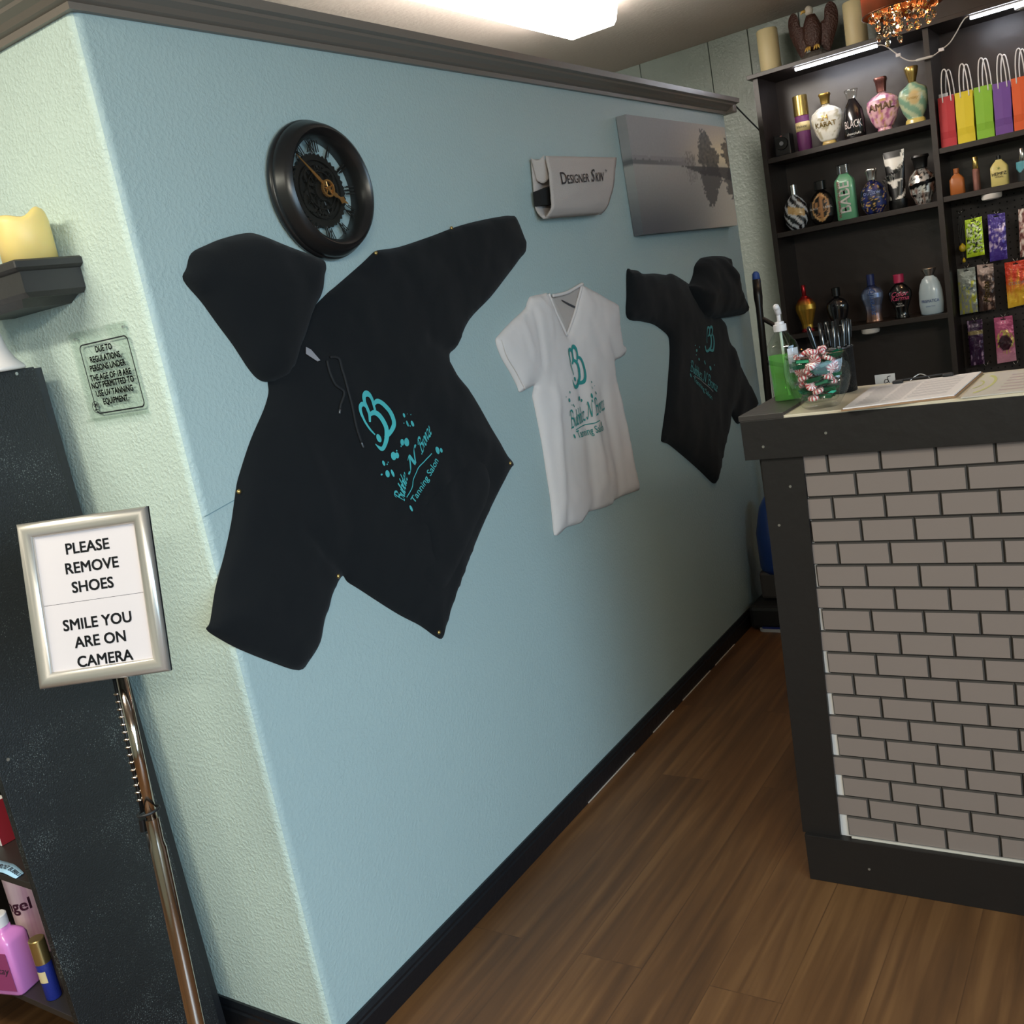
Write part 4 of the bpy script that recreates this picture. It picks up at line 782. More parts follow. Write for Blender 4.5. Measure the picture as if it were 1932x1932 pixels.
# ------------------------------------------------------------------ reception counter
M_ebony = mat('ebony_stain','#1A1614',0.48,bump=0.12,bscale=30); M_ebony2 = mat('ebony_worn','#3A3430',0.45,bump=0.15,bscale=40)
ct_ = thing('reception_counter', 'black reception counter faced with grey brick-pattern tiles at the right', 'counter', (1.35,1.0,0))
XE = 2.05; YF = 0.8713
MB().box((0.70,0.8765,0.02),(XE,0.89,0.985)).build('backing_panel', mat('white_board','#D9D3CE',0.6), ct_)
zt = (0.7895,0.9447)[1]; zb = (0.7879,0.1155)[1]; PZ = (zt-zb)/17; PX = 0.1024
mb = MB(); rr = random.Random(3); g = 0.0007
for r in range(18):
    z1 = zt+PZ-r*PZ; z0 = z1-PZ
    if r == 0: z1 = 0.99
    x = 0.8334 if r%2 == 0 else 0.7822
    xs = ([0.70] if r%2 == 0 else [])+[x+PX*k for k in range(14)]
    for a,b in zip(xs[:-1],xs[1:]):
        if a > XE: break
        sh = rr.uniform(-0.012,0.012); c0 = tuple(v_*(1+sh*2) for v_ in lin('#83756D'))
        x0,x1,y0,y1 = a+g,min(b-g,XE),z0+g,z1-g; e = 0.0028; yb,yf = 0.8766,YF
        vs = [(x0,yb,y0),(x1,yb,y0),(x1,yb,y1),(x0,yb,y1),(x0,yb-0.0022,y0),(x1,yb-0.0022,y0),(x1,yb-0.0022,y1),(x0,yb-0.0022,y1),(x0+e,yf,y0+e),(x1-e,yf,y0+e),(x1-e,yf,y1-e),(x0+e,yf,y1-e)]
        bev = lin('#3B3632'); cs = [bev]*8+[c0]*4
        n0 = len(mb.v); mb.mi = 1; mb.add(vs[:8], [(0,1,5,4),(1,2,6,5),(2,3,7,6),(3,0,4,7)])
        mb.add(vs[4:], [(0,1,5,4),(1,2,6,5),(2,3,7,6),(3,0,4,7)]); mb.mi = 0; mb.add(vs[8:], [(0,1,2,3)])
mb.mi = 2; mb.box((0.786,0.8758,zb),(XE,0.8764,0.985))
mb.build('tile_facing', [mat('grey_tile','#85776F',0.36), mat('tile_bevel','#4A443F',0.22), mat('tile_joint','#171412',0.6)], ct_)
yp = 0.866
q = [(0.6989,0.9835),(0.7862,0.982),(0.7655,0.1006),(0.6808,0.1001)]
MB().prism([(q[0][0],0.99),(q[1][0],0.99),(q[2][0],0.112),(q[3][0],0.112)], lambda a,b,h: (a,yp+h,b), 0.0095).build('corner_post', M_ebony, ct_)
MB().box((0.692,0.8755,0.0),(0.70,1.13,0.99)).build('side_panel', M_ebony, ct_)
MB().box((0.688,0.8533,0.0),(XE,0.8745,0.1135),bev=0.001).build('plinth', M_ebony, ct_)
MB().box((0.79,0.8655,0.1135),(XE,0.871,0.1175),bev=0.001).build('bottom_trim', mat('pale_trim','#CFC6B8',0.3), ct_)
MB().box((0.669,0.8533,0.987),(XE,0.8735,1.070),bev=0.001).build('apron', M_ebony, ct_)
MB().box((0.671,0.8736,0.987),(0.690,1.155,1.070)).build('side_apron', M_ebony, ct_)
MB().box((0.667,0.852,1.0703),(0.762,1.157,1.0815),bev=0.001).build('end_board', M_ebony2, ct_)
MB().box((0.7455,0.8545,1.052),(XE,1.158,1.0755),bev=0.001).build('worktop', mat('cream_laminate','#D8C9AE',0.3), ct_)
MB().box((0.70,1.12,0.0),(XE,1.13,1.05)).build('rear_panel', M_ebony, ct_)
for p,y in (((0.7533,0.9234),0.866),((0.7192,0.8408),0.866),((0.7118,1.0138),0.8533),((0.8423,1.0319),0.8533),((0.8243,0.0509),0.8533)):
    MB().tube([(p[0],y+0.001,p[1]),(p[0],y-0.0012,p[1])],0.0028,10).build('screw', mat('screw'), ct_)

# ------------------------------------------------------------------ things on the counter
ZT_ = 1.0757
# hand sanitizer
bx_,by_ = (0.7241,1.0156); Z0 = 1.0817
M_clear = glass('clear_plastic',(0.93,0.95,0.93),1.6)
def gelmat():
    m = bpy.data.materials.new('green_gel'); m.use_nodes = True; nt = m.node_tree; nt.nodes.clear(); o = nt.nodes.new('ShaderNodeOutputMaterial')
    a = nt.nodes.new('ShaderNodeBsdfTransparent'); a.inputs[0].default_value = (0.62,0.96,0.5,1); d = nt.nodes.new('ShaderNodeBsdfTranslucent'); d.inputs[0].default_value = (0.38,0.9,0.3,1); d2 = nt.nodes.new('ShaderNodeBsdfDiffuse'); d2.inputs[0].default_value = (0.34,0.8,0.26,1)
    x = nt.nodes.new('ShaderNodeMixShader'); x.inputs[0].default_value = 0.28; y = nt.nodes.new('ShaderNodeMixShader'); y.inputs[0].default_value = 0.5
    nt.links.new(d.outputs[0],y.inputs[1]); nt.links.new(d2.outputs[0],y.inputs[2]); nt.links.new(a.outputs[0],x.inputs[1]); nt.links.new(y.outputs[0],x.inputs[2]); nt.links.new(x.outputs[0],o.inputs[0]); return m
t = thing('sanitizer_bottle', 'clear pump bottle of green hand sanitizer on the counter behind the candy bowl', 'bottle', (bx_,by_,Z0))
bp_ = [(0,0.028),(0.003,0.031),(0.08,0.0325),(0.112,0.033),(0.122,0.031),(0.140,0.019),(0.147,0.013),(0.152,0.012)]
bt = MB().lathe(bp_,(0,0,0),36,1.0,0.62,power=2.6).build('bottle_body', M_clear, t, smooth=True, world=False)
MB().lathe([(0.003,0.0285),(0.08,0.0308),(0.099,0.0312),(0.1,0.0310)],(0,0,0),36,1.0,0.60,power=2.6).build('gel', gelmat(), t, smooth=True, world=False, angle=50)
M_pump = mat('white_plastic')
MB().lathe([(0.150,0.0135),(0.151,0.0138),(0.164,0.0138),(0.165,0.010),(0.170,0.0095),(0.171,0.004)],(0,0,0),24).build('pump_collar', M_pump, t, smooth=True, world=False, angle=40)
MB().tube([(0,0,0.17),(0,0,0.185),(-0.001,0,0.187)],0.0042,12).tube([(0.001,-0.001,0.186),(-0.001,-0.004,0.196),(-0.003,-0.012,0.203),(-0.003,-0.020,0.203)],[0.0058,0.0068,0.0066,0.005],12).build('pump_head', M_pump, t, smooth=True, world=False)
MB().tube([(0,0,0.15),(0.001,0,0.06),(0.003,0,0.01)],0.003,8).build('dip_tube', mat('dip_tube','#C9D6C4',0.4), t, world=False)
MB().grid(8,2,lambda u,v: (0.0335*math.sin(0.25+0.9*u),-0.0215*math.cos(0.25+0.9*u),0.060+0.052*v)).build('label', mat('label_white','#CFD0DA',0.5), t, world=False)
mb = MB()
for i in range(7): put(mb, text2d('USE ONLY AS DIRECTED'[:12+i%4*2],0.0042), lambda a,b,i=i: (0.0338*math.sin(0.7+a/0.0338),-0.0218*math.cos(0.7+a/0.0338),0.104-0.0062*i+b))
t.rotation_euler = (0,0,0.35)
# candy bowl
bx_,by_ = (0.8196,0.8884)
by_ += 0.03; ROT = 0.5
t = thing('candy_bowl', 'square double-walled glass bowl of wrapped mints on the counter front edge', 'bowl', (bx_,by_,ZT_))
t.rotation_euler = (0,0,ROT)
M_gl = glass('bowl_glass',(0.97,0.98,0.97),0.9,0.01)
MB().lathe([(0,0.030),(0.002,0.034),(0.012,0.040),(0.03,0.051),(0.055,0.059),(0.075,0.061),(0.095,0.0585),(0.108,0.0555),(0.110,0.0535),(0.108,0.0515)],(0,0,0),64,power=4.5).build('outer_wall', M_gl, t, smooth=True, world=False)
MB().lathe([(0.012,0.012),(0.013,0.030),(0.018,0.034),(0.05,0.042),(0.08,0.047),(0.108,0.0515)],(0,0,0),64,power=4.5).build('inner_wall', M_gl, t, smooth=True, world=False)
# wrapped candies
def stripe(a): return '#C2434A' if int((a/(2*PI))*20)%2 == 0 else '#F0E2DE'
M_pep = mat('peppermint',rough=0.25,attr=True,coat=0.5); M_wrap = glass('cellophane',(0.92,0.9,0.93),2.5,0.08); M_foil = mat('green_foil','#176B4B',0.22,metal=0.65)
def pep(loc, rot):
    t = thing('peppermint', 'red-striped white peppermint in clear wrap in the glass bowl', 'candy', loc, 'peppermints in the glass candy bowl', rot)
    n = 40; mb = MB(); P_ = [(-0.0045,0.001),(-0.0045,0.009),(-0.003,0.0112),(0,0.012),(0.003,0.0112),(0.0045,0.009),(0.005,0.001)]
    mb.lathe(P_,(0,0,0),n,colf=lambda a,z: stripe(a)); mb.build('candy_disc', M_pep, t, smooth=True, world=False, colors=True)
    mb = MB()
    for s_ in (-1,1): mb.grid(6,3,lambda u,v,s_=s_: (s_*(0.011+0.013*v),(u-0.5)*(0.003+0.017*v),0.003*math.sin(u*14)*v))
    mb.build('wrapper', M_wrap, t, world=False, recalc=False); return t
def mint(loc, rot):
    t = thing('foil_mint', 'rectangular mint in shiny green foil in the glass bowl', 'candy', loc, 'green foil mints in the glass candy bowl', rot)
    MB().box((-0.014,-0.0075,-0.004),(0.014,0.0075,0.004),bev=0.0012).build('chocolate', M_foil, t, world=False)
    mb = MB()
    for s_ in (-1,1): mb.grid(6,2,lambda u,v,s_=s_: (s_*(0.014+0.006*v),(u-0.5)*0.016,0.0012*math.sin(u*22)*v))
    mb.build('crimped_ends', M_foil, t, world=False, recalc=False); return t
pm = mm = None; rr = random.Random(11)
lay = [(0.023,0.019,5,'mmpmp'),(0.036,0.024,6,'mpppmp'),(0.049,0.027,7,'ppmmppm'),(0.062,0.030,7,'mpmppmp'),(0.075,0.032,8,'ppmmppmp'),(0.088,0.034,8,'pppmmpmp'),(0.100,0.034,8,'ppppmppm'),(0.060,0.006,1,'p'),(0.090,0.008,2,'pm'),(0.112,0.017,5,'ppppp')]
for li,(z,r,k,kinds) in enumerate(lay):
    for i in range(k):
        a = 2*PI*(i+0.37*li)/k-1.2; x_,y_ = r*math.cos(a),r*math.sin(a); ca,sa = math.cos(ROT),math.sin(ROT)
        loc = (bx_+x_*ca-y_*sa, by_+x_*sa+y_*ca, ZT_+z+rr.uniform(-0.002,0.002)); rot = (rr.uniform(0.2,1.3)*(1 if i%2 else -1), rr.uniform(-0.5,0.5), rr.uniform(0,6.28))
        if kinds[i] == 'p':
            if pm is None: pm = pep(loc,rot)
            else: dup(pm,loc,rot)
        else:
            rot = (rr.uniform(-0.7,0.7),rr.uniform(-0.4,0.4),rr.uniform(-0.6,0.6)+0.4)
            if mm is None: mm = mint(loc,rot)
            else: dup(mm,loc,rot)
# pen cup
px_,py_ = (0.8106,1.0809); py_ += 0.02
t = thing('pen_cup', 'black mesh metal pen cup behind the candy bowl on the counter', 'cup', (px_,py_,ZT_))
M_mesh = mat('black_mesh','#17171A',0.35,metal=0.4,bump=0.9,bscale=420)
MB().lathe([(0,0.036),(0.001,0.0375),(0.096,0.0375),(0.096,0.0365),(0.003,0.0365),(0.002,0.001)],(0,0,0),40).build('cup_wall', M_mesh, t, smooth=True, world=False, angle=40)
MB().tube([(0.0372*math.cos(2*PI*k/40),0.0372*math.sin(2*PI*k/40),0.0965) for k in range(40)],0.0018,8,closed=True).build('rim', mat('steel_dark','#55555A',0.25,metal=0.8), t, smooth=True, world=False)
PENS = [((0.7651,1.2306),-0.026,0.006,'leaning furthest left out of'),((0.787,1.232),-0.018,-0.014,'second from the left in'),((0.7961,1.2341),-0.010,0.016,'third from the left in'),((0.8171,1.2378),-0.004,-0.016,'in the middle front of'),((0.8148,1.2349),0.006,0.014,'third from the right in'),((0.8375,1.2303),0.014,-0.010,'second from the right in'),((0.8422,1.2319),0.024,0.008,'standing furthest right in')]
pen0 = None
YP = [1.05,1.07,1.10,1.07,1.12,1.07,1.10]
for (tp,ox,oy,lb),yy in zip(PENS,YP):
    a = Vector((px_+ox*0.9,py_+oy,ZT_+0.006)); b = Vector((tp[0],py_+(yy-1.085)*0.6,tp[1])); d = b-a; L = d.length; rot = d.to_track_quat('Z','Y').to_euler(); lb = 'black-capped clear ballpoint pen '+lb+' the mesh cup'
    if pen0 is None:
        pen0 = thing('ballpoint_pen', lb, 'pen', a, 'pens in the mesh cup', rot); L0 = 0.150
        MB().lathe([(0,0.0036),(0.002,0.004),(0.105,0.0041)],(0,0,0),8).build('barrel', mat('clear_barrel','#B9B7B8',0.2,coat=0.5), pen0, smooth=True, world=False, angle=40)
        MB().lathe([(0.092,0.0048),(0.148,0.0044),(0.150,0.003)],(0,0,0),12).tube([(0,-0.0055,0.147),(0,-0.0062,0.13),(0,-0.0058,0.11)],0.0011,6).build('cap', mat('gloss_black','#101012',0.15,coat=0.6), pen0, smooth=True, world=False, angle=40)
    else: dup(pen0, a, rot, lb)
# clipboard with form
q = [(0.8866,0.831),(1.0801,0.8675),(1.0892,1.1417),(0.8829,1.0863)]
t = thing('clipboard', 'brown clipboard holding a printed white form on the counter', 'clipboard', (q[0][0],q[0][1],ZT_))
up_ = lambda a,b,h: (a,b,ZT_+0.0003+h)
cen = Vector((sum(a for a,b in q)/4,sum(b for a,b in q)/4)); ex_ = [tuple(cen+(Vector(p)-cen)*1.025) for p in q]
MB().prism(ex_, up_, 0.0032).build('board', mat('hardboard','#9A7450',0.6), t)
MB().prism(q, lambda a,b,h: (a,b,ZT_+0.0036+h), 0.0022).build('form', mat('form_paper','#E2D8D2',0.6), t)
bil = lambda u,v: tuple((Vector(q[0])*(1-u)+Vector(q[1])*u)*(1-v)+(Vector(q[3])*(1-u)+Vector(q[2])*u)*v)
mb = MB(); rr = random.Random(4)
for i in range(26):
    v = 0.10+0.031*i; u1 = 0.9 if i%4 else 0.55
    for a,b in ((0.08,0.3),(0.32,0.5),(0.52,u1)):
        a += rr.uniform(0,0.03); p4 = [bil(a,v),bil(b,v),bil(b,v+0.010),bil(a,v+0.010)]; mb.add([(x,y,ZT_+0.0059) for x,y in p4],[(0,1,2,3)])
mb.build('printed_lines', mat('grey_print','#A69E9C',0.7), t)
for u in (0.2,0.66):
    a = bil(u,0.985); b = bil(u+0.1,0.985); MB().box((a[0],a[1]-0.006,ZT_+0.0058),(b[0],a[1]+0.008,ZT_+0.012),bev=0.002).build('clip_jaw', mat('black_plastic'), t)
a = bil(0.22,0.99); b = bil(0.74,0.99); MB().tube([(a[0],a[1]+0.004,ZT_+0.011),(b[0],b[1]+0.004,ZT_+0.011)],0.002,8).build('clip_bar', mat('black_plastic'), t)
a = bil(0.36,1.0); b = bil(0.54,1.0); MB().tube(cr([(a[0],a[1],ZT_+0.008),((a[0]+b[0])/2,(a[1]+b[1])/2+0.004,ZT_+0.018),(b[0],b[1],ZT_+0.008)],6),0.0012,6).build('clip_loop', mat('steel'), t)
# price sheet under plastic beside the clipboard
q = [(1.0937,0.8483),(1.2198,0.8592),(1.2244,1.125),(1.1003,1.1242)]
t = thing('leaflet_sheet', 'pale printed sheet in clear plastic to the right of the clipboard', 'sheet', (q[0][0],q[0][1],ZT_))
MB().prism(q, up_, 0.002).build('paper', mat('leaflet_paper','#DDD2C6',0.55), t)
bil2 = lambda u,v: tuple((Vector(q[0])*(1-u)+Vector(q[1])*u)*(1-v)+(Vector(q[3])*(1-u)+Vector(q[2])*u)*v)
mb = MB(); n = 24
for r0,r1,a0,a1 in ((0.30,0.35,-1.2,1.2),(0.12,0.15,-1.4,1.4)):
    mb.add([(*bil2(0.02+r*math.cos(a0+(a1-a0)*k/n)*0.8,0.5+r*math.sin(a0+(a1-a0)*k/n)*1.2),ZT_+0.0026) for r in (r0,r1) for k in range(n+1)],[(k,k+1,n+2+k,n+1+k) for k in range(n)])
mb.build('yellow_rings', mat('pale_yellow','#D9D58C',0.6), t, recalc=False)
mb = MB()
for i in range(6): p4 = [bil2(0.45,0.12+0.13*i),bil2(0.98,0.12+0.13*i),bil2(0.98,0.17+0.13*i),bil2(0.45,0.17+0.13*i)]; mb.add([(x,y,ZT_+0.0026) for x,y in p4],[(0,1,2,3)])
mb.build('pink_lines', mat('pale_pink','#CDB7B4',0.6), t)
MB().prism([tuple(Vector(bil2(u,v))) for u,v in ((-0.02,-0.06),(1,-0.06),(1,1.03),(-0.02,1.03))], lambda a,b,h: (a,b,ZT_+0.0028+h), 0.0008).build('plastic_sleeve', glass('sleeve',(0.98,0.98,0.97),0.25,0.05), t)
# small handwritten card at the rear edge
q = [(0.8702,1.094),(0.9129,1.0937),(0.9109,1.0609),(0.8727,1.0627)]
t = thing('note_card', 'small white handwritten card standing behind the clipboard', 'card', (q[0][0],1.172,1.0))
MB().prism([q[0],q[1],(q[1][0],1.052),(q[0][0],1.052)], lambda a,b,h: (a,1.172+h,b), 0.001).build('card', mat('grey_card','#B9B6B4',0.7), t)
c_ = (0.894,1.0807); r_ = ribbon(cr([(0.010,0.008),(0.003,0.006),(0.004,-0.004),(-0.004,-0.006),(-0.002,0.001),(0.004,-0.001),(0.006,-0.008)],5),[0.0008]*31)
MB().add([(c_[0]+a,1.1714,c_[1]+b) for a,b in r_[0]], r_[1]).build('handwriting', mat('ink_black'), t, recalc=False)
MB().box((q[0][0]-0.01,1.1605,1.035),(q[1][0]+0.01,1.176,1.052)).build('card_holder', mat('black_plastic'), t)

# ------------------------------------------------------------------ things by the end of the wall
pt = (2.6864,1.3168); pb = (2.6476,0.8355)
a = Vector((0.11,pt[0],pt[1])); b = Vector((0.11,pb[0],pb[1])); dv = (b-a).normalized(); P_ = lambda z: a+dv*((z-a.z)/dv.z)
t = thing('upright_vacuum', 'upright floor cleaner with black tube handle and blue tip beside the wall end', 'vacuum cleaner', tuple(P_(0.0)))
M_tub = mat('dark_tube','#2A2624',0.3,metal=0.4); M_blu = mat('blue_plastic','#173A80',0.35,coat=0.3)
MB().tube([a,P_(1.25),P_(1.21),P_(0.42)],[0.016,0.017,0.0135,0.0135],16).build('handle_tube', M_tub, t, smooth=True)
MB().tube([a+Vector((0,0,0.03)),a+Vector((0,0,0.022)),a-Vector((0,0,0.012))],[0.006,0.013,0.0165],16).build('handle_tip', mat('blue_tip','#33529A',0.5), t, smooth=True)
q = [tuple(P_(1.17)),tuple(P_(1.15)+Vector((0.03,0,0))),tuple(P_(1.11)+Vector((0.075,0,0))),tuple(P_(1.04)+Vector((0.10,0,0))),tuple(P_(0.98)+Vector((0.085,0,0))),tuple(P_(0.99)+Vector((0.03,0,0))),tuple(P_(1.0))]
MB().tube(cr(q,5),0.009,10).build('grip_loop', M_tub, t, smooth=True)
c = P_(0.3); MB().lathe([(0.0,0.06),(0.02,0.068),(0.16,0.068),(0.26,0.045),(0.3,0.02)],(c.x+0.005,c.y-0.1,0.2),28,1,1.2).build('dust_canister', M_blu, t, smooth=True)
MB().box((c.x-0.055,c.y-0.17,0.10),(c.x+0.06,c.y-0.02,0.21),bev=0.012).build('motor_housing', mat('grey_plastic','#4A4442',0.5), t)
MB().box((c.x-0.085,c.y-0.25,0.005),(c.x+0.12,c.y-0.02,0.095),bev=0.015).build('floor_head', mat('black_plastic'), t)
q = [(0.0626,2.3353),(0.0577,2.4913),(0.2727,2.6857),(0.481,2.3224)]
t = thing('floor_scale', 'flat dark blue slab with pale rim on the floor behind the counter corner', 'scale', (q[0][0],q[0][1],0))
x0,y0 = q[0]; pl = rrect(0.32,0.30,0.02,5,x0+0.16,y0+0.15)
MB().prism(pl, lambda a,b,h: (a,b,0.0005+h), 0.010).build('rim', mat('pale_rim','#B9BCC0',0.4), t)
MB().prism(rrect(0.305,0.285,0.016,5,x0+0.16,y0+0.15), lambda a,b,h: (a,b,0.0106+h), 0.004).build('pad', mat('navy_pad','#182C78',0.5), t)

# ------------------------------------------------------------------ display shelf unit behind the counter
M_esp = mat('espresso_board','#2B221E',0.42,bump=0.08,bscale=30); M_esp2 = mat('espresso_back','#342A26',0.36,bump=0.1,bscale=25)
XA,XD,XE2 = 0.058,0.706,1.62; YB = 3.33; Y1_ = 3.10
u = thing('display_shelf', 'tall espresso brown display shelf unit along the back wall behind the counter', 'shelf unit', (0.8,3.2,0))
MB().box((XA,Y1_,0),(XA+0.020,YB,2.098)).build('side_panel', M_esp, u)
MB().box((XD,Y1_,0),(XD+0.020,YB,2.098)).build('divider', M_esp, u)
MB().box((XA+0.02,YB,0),(XE2,YB+0.018,2.098)).build('back_panel', M_esp2, u)
MB().box((XA-0.018,Y1_-0.02,2.098),(XE2,YB+0.015,2.114),bev=0.001).build('top_board', M_esp, u)
MB().box((0.52,3.285,2.1145),(XE2,3.30,HC-0.002)).build('upper_panel', M_esp2, u)
SH_ = [(1.781,'left'),(1.480,'left'),(1.054,'left'),(0.70,'left')]
for z,_ in SH_: MB().box((XA+0.02,Y1_+0.004,z-0.020),(XD,YB,z),bev=0.001).build('shelf', M_esp, u)
for z in (1.668,1.490): MB().box((XD+0.02,Y1_+0.004,z-0.020),(XE2,YB,z),bev=0.001).build('shelf', M_esp, u)
mb = MB(); mb.box((XD+0.02,3.27,0.55),(XE2,3.278,1.469)); mb.mi = 1
for i in range(26):
    for j in range(28):
        x = 0.745+i*0.0254; z = 1.455-j*0.0254
        if x < 1.3: mb.add([(x+0.0032*math.cos(k*PI/4),3.2698,z+0.0032*math.sin(k*PI/4)) for k in range(8)],[tuple(range(8))])
mb.build('pegboard', [mat('pegboard','#2A2120',0.5), mat('peg_hole','#090707',0.9)], u)
# LED bars and their cable
M_led = mat('led','#FFFFFF',0.4,emit=40.0,ecol='#EAF0FF'); YL = 3.105
a = (0.23,2.0898); b = (0.5444,2.0846); c = (0.8681,2.0959); d = (1.088,2.095)
t = thing('led_bar', 'lit white LED light bar under the left half of the shelf top', 'light', (a[0],YL,2.09), 'LED bars under the shelf top')
MB().box((a[0],YL-0.006,2.0835),(b[0],YL+0.008,2.0925),bev=0.002).build('light_strip', M_led, t)
MB().box((a[0],YL-0.006,2.0926),(b[0],YL+0.008,2.0979)).build('housing', mat('white_plastic'), t)
t = thing('led_bar', 'lit white LED light bar under the right half of the shelf top', 'light', (c[0],YL,2.09), 'LED bars under the shelf top')
MB().box((c[0],YL-0.006,2.0835),(c[0]+0.35,YL+0.008,2.0925),bev=0.002).build('light_strip', M_led, t)
MB().box((c[0],YL-0.006,2.0926),(c[0]+0.35,YL+0.008,2.0979)).build('housing', mat('white_plastic'), t)
pl = cr([(x,3.075,z) for x,z in [(0.5526,2.0831),(0.5683,2.0803),(0.5872,2.0669),(0.6054,2.0475),(0.626,2.0246),(0.6443,2.0075),(0.6631,1.9971),(0.6852,1.9932),(0.713,1.9915),(0.7408,1.9934),(0.7693,2.0061),(0.7977,2.02),(0.8213,2.0459),(0.8394,2.0705),(0.8539,2.0865),(0.8661,2.0908)]],5)
t = thing('led_cable', 'white cable with inline connector drooping between the two LED bars', 'cable', tuple(pl[len(pl)//2]))
MB().tube(pl,0.0022,8).build('wire', mat('white_cable','#C9C2BC',0.5), t, smooth=True)
i0 = int(len(pl)*0.46); i1 = int(len(pl)*0.60); MB().tube([pl[i0],pl[i0+1],pl[i1-1],pl[i1]],[0.003,0.0048,0.0048,0.003],10).build('connector', mat('white_cable'), t, smooth=True)
for k in (0.26,0.66):
    q = pl[int(len(pl)*k)]; MB().box((q.x-0.009,q.y-0.005,q.z-0.006),(q.x+0.009,q.y+0.005,q.z+0.006),bev=0.002).build('cable_clip', mat('white_plastic'), t)
def puck(p, y, z, lb):
    t = thing('puck_light', lb, 'light', (p,y,z)); MB().lathe([(-0.022,0.028),(-0.020,0.033),(-0.014,0.0355),(-0.001,0.0355)],(p,y,z),32).build('housing', mat('puck_white','#D8D2CC',0.4), t, smooth=True, angle=40)
    MB().lathe([(-0.0235,0.024),(-0.022,0.0265)],(p,y,z),32).build('lens', mat('puck_lens','#BDB8B2',0.5), t, smooth=True)
puck((0.4024,1.0134)[0],3.14,1.0338,'round white battery puck light under the lowest left shelf')
puck((0.8875,1.4553)[0],3.14,1.4698,'round white battery puck light under the small products shelf')
puck((1.0404,2.0636)[0],3.15,2.0975,'round white puck light below the right LED bar')
# cable from the crown end to the shelf side
MB0 = MB().tube(cr([(0.03,2.90,2.005),(0.042,3.0,1.955),(0.053,3.09,1.912),(0.0545,3.12,1.90)],6),0.003,8)
tag(MB0.build('power_cable', mat('black_cord'), None, smooth=True), 'thin black cable stretched from the crown moulding end to the shelf side', 'cable')

# ------------------------------------------------------------------ generic product builder
PR = {
 'karat': [(0,.42),(.03,.46),(.06,.44),(.09,.40),(.13,.56),(.3,.78),(.55,.97),(.68,1),(.8,.92),(.9,.6),(.96,.26),(1,.2)],
 'cyl': [(0,.95),(.015,1),(.985,1),(1,.95)], 'bell': [(0,.92),(.02,1),(.45,1),(.72,.86),(.9,.5),(1,.3)],
 'urn': [(0,.62),(.02,.66),(.1,.62),(.14,.52),(.3,.76),(.55,.96),(.7,1),(.84,.84),(.94,.42),(1,.24)],
 'round': [(0,.5),(.04,.64),(.2,.9),(.45,1),(.7,.9),(.88,.6),(.97,.32),(1,.27)],
 'skull': [(0,.5),(.06,.62),(.18,.70),(.3,.9),(.6,1),(.82,.86),(.95,.5),(1,.35)],
 'babe': [(0,.9),(.02,1),(.8,1),(.87,.94),(.95,.62),(1,.46)],
 'vase': [(0,.76),(.02,.8),(.06,.76),(.25,.70),(.45,.76),(.66,1),(.78,1),(.9,.76),(.97,.4),(1,.3)],
 'vase2': [(0,.62),(.02,.66),(.06,.56),(.2,.54),(.4,.74),(.62,1),(.76,.98),(.9,.66),(.97,.36),(1,.3)],
 'prism': [(0,.8),(.03,.92),(.3,1),(.6,.95),(.8,.8),(.93,.6),(.97,.42),(1,.36)], 'flare': [(0,.5),(.1,.55),(.6,.85),(.92,1),(1,.92)],
 'crown': [(0,.7),(.15,.72),(.7,.85),(.85,1),(1,.95)], 'stop': [(0,.9),(.05,1),(.95,1),(1,.9)], 'hemp': [(0,.92),(.02,1),(.72,1),(.86,.7),(.97,.36),(1,.34)] }
def product(name, label, cat, x, y, z, w, hb, prof, body_mat, colf=None, sy=0.6, power=2.0, cap=None, text=(), grp=None, rings=(), n=48, dense=36):
    """standing bottle: x,y,z base centre; w full width; hb body height; cap = (profile, width, height, material, colf, power)"""
    t = thing(name, label, cat, (x,y,z), grp); P = PR[prof]; zs = [p[0] for p in P]
    def rad(f):
        for (a,ra),(b,rb) in zip(P[:-1],P[1:]):
            if f <= b: return ra+(rb-ra)*((f-a)/(b-a) if b > a else 1)
        return P[-1][1]
    fl = sorted(set(zs+([i/dense for i in range(dense+1)] if colf else [])))
    B_ = MB().lathe([(f*hb, rad(f)*w/2) for f in fl],(0,0,0),n,1,sy,power=power,colf=(lambda a,q: colf(a,q/hb)) if colf else None).build('bottle_body', body_mat, t, smooth=True, world=False, colors=bool(colf), angle=50)
    if cap:
        cp,cw,chh,cm = cap[:4]; cpw = cap[4] if len(cap) > 4 else 2.0; csy = cap[5] if len(cap) > 5 else 1.0
        MB().lathe([(hb+f*chh, r*cw/2) for f,r in PR[cp]],(0,0,0),28,1,csy,power=cpw).build('cap', cm, t, smooth=True, world=False, angle=40)
    for f0,f1,ms,k in rings: MB().lathe([(f0*hb,rad(f0)*w/2*k),(f1*hb,rad(f1)*w/2*k)],(0,0,0),n,1,sy,power=power).build('band', ms, t, smooth=True, world=False)
    for s_,size,f,m_,kw in text:
        ox = kw.pop('ox',0); vert = kw.pop('vert',False); tilt = kw.pop('tilt',0.0); src_ = kw.pop('pen',False)
        tv = text2d(s_,size,**kw); mb = MB()
        def fn(a,b):
            b -= size*0.35
            if vert: a,b = -b,a
            a,b = a*math.cos(tilt)-b*math.sin(tilt), a*math.sin(tilt)+b*math.cos(tilt); a += ox
            R_ = rad(max(0,min(1,f+b/hb)))*w/2; q = min(0.985,abs(a)/R_) if R_ > 0 else 0
            return (a, -R_*sy*(1-q**power)**(1/power)-0.0028, f*hb+b)
        put(mb, tv, fn); mb.build('lettering', m_, t, world=False, recalc=False)
    return t
M_gold = mat('gold_metal','#D2B36A',0.25,metal=0.9); M_gold2 = mat('gold_dark','#A88A48',0.3,metal=0.85); M_wht = mat('gloss_white','#E6E3DC',0.3,coat=0.4)
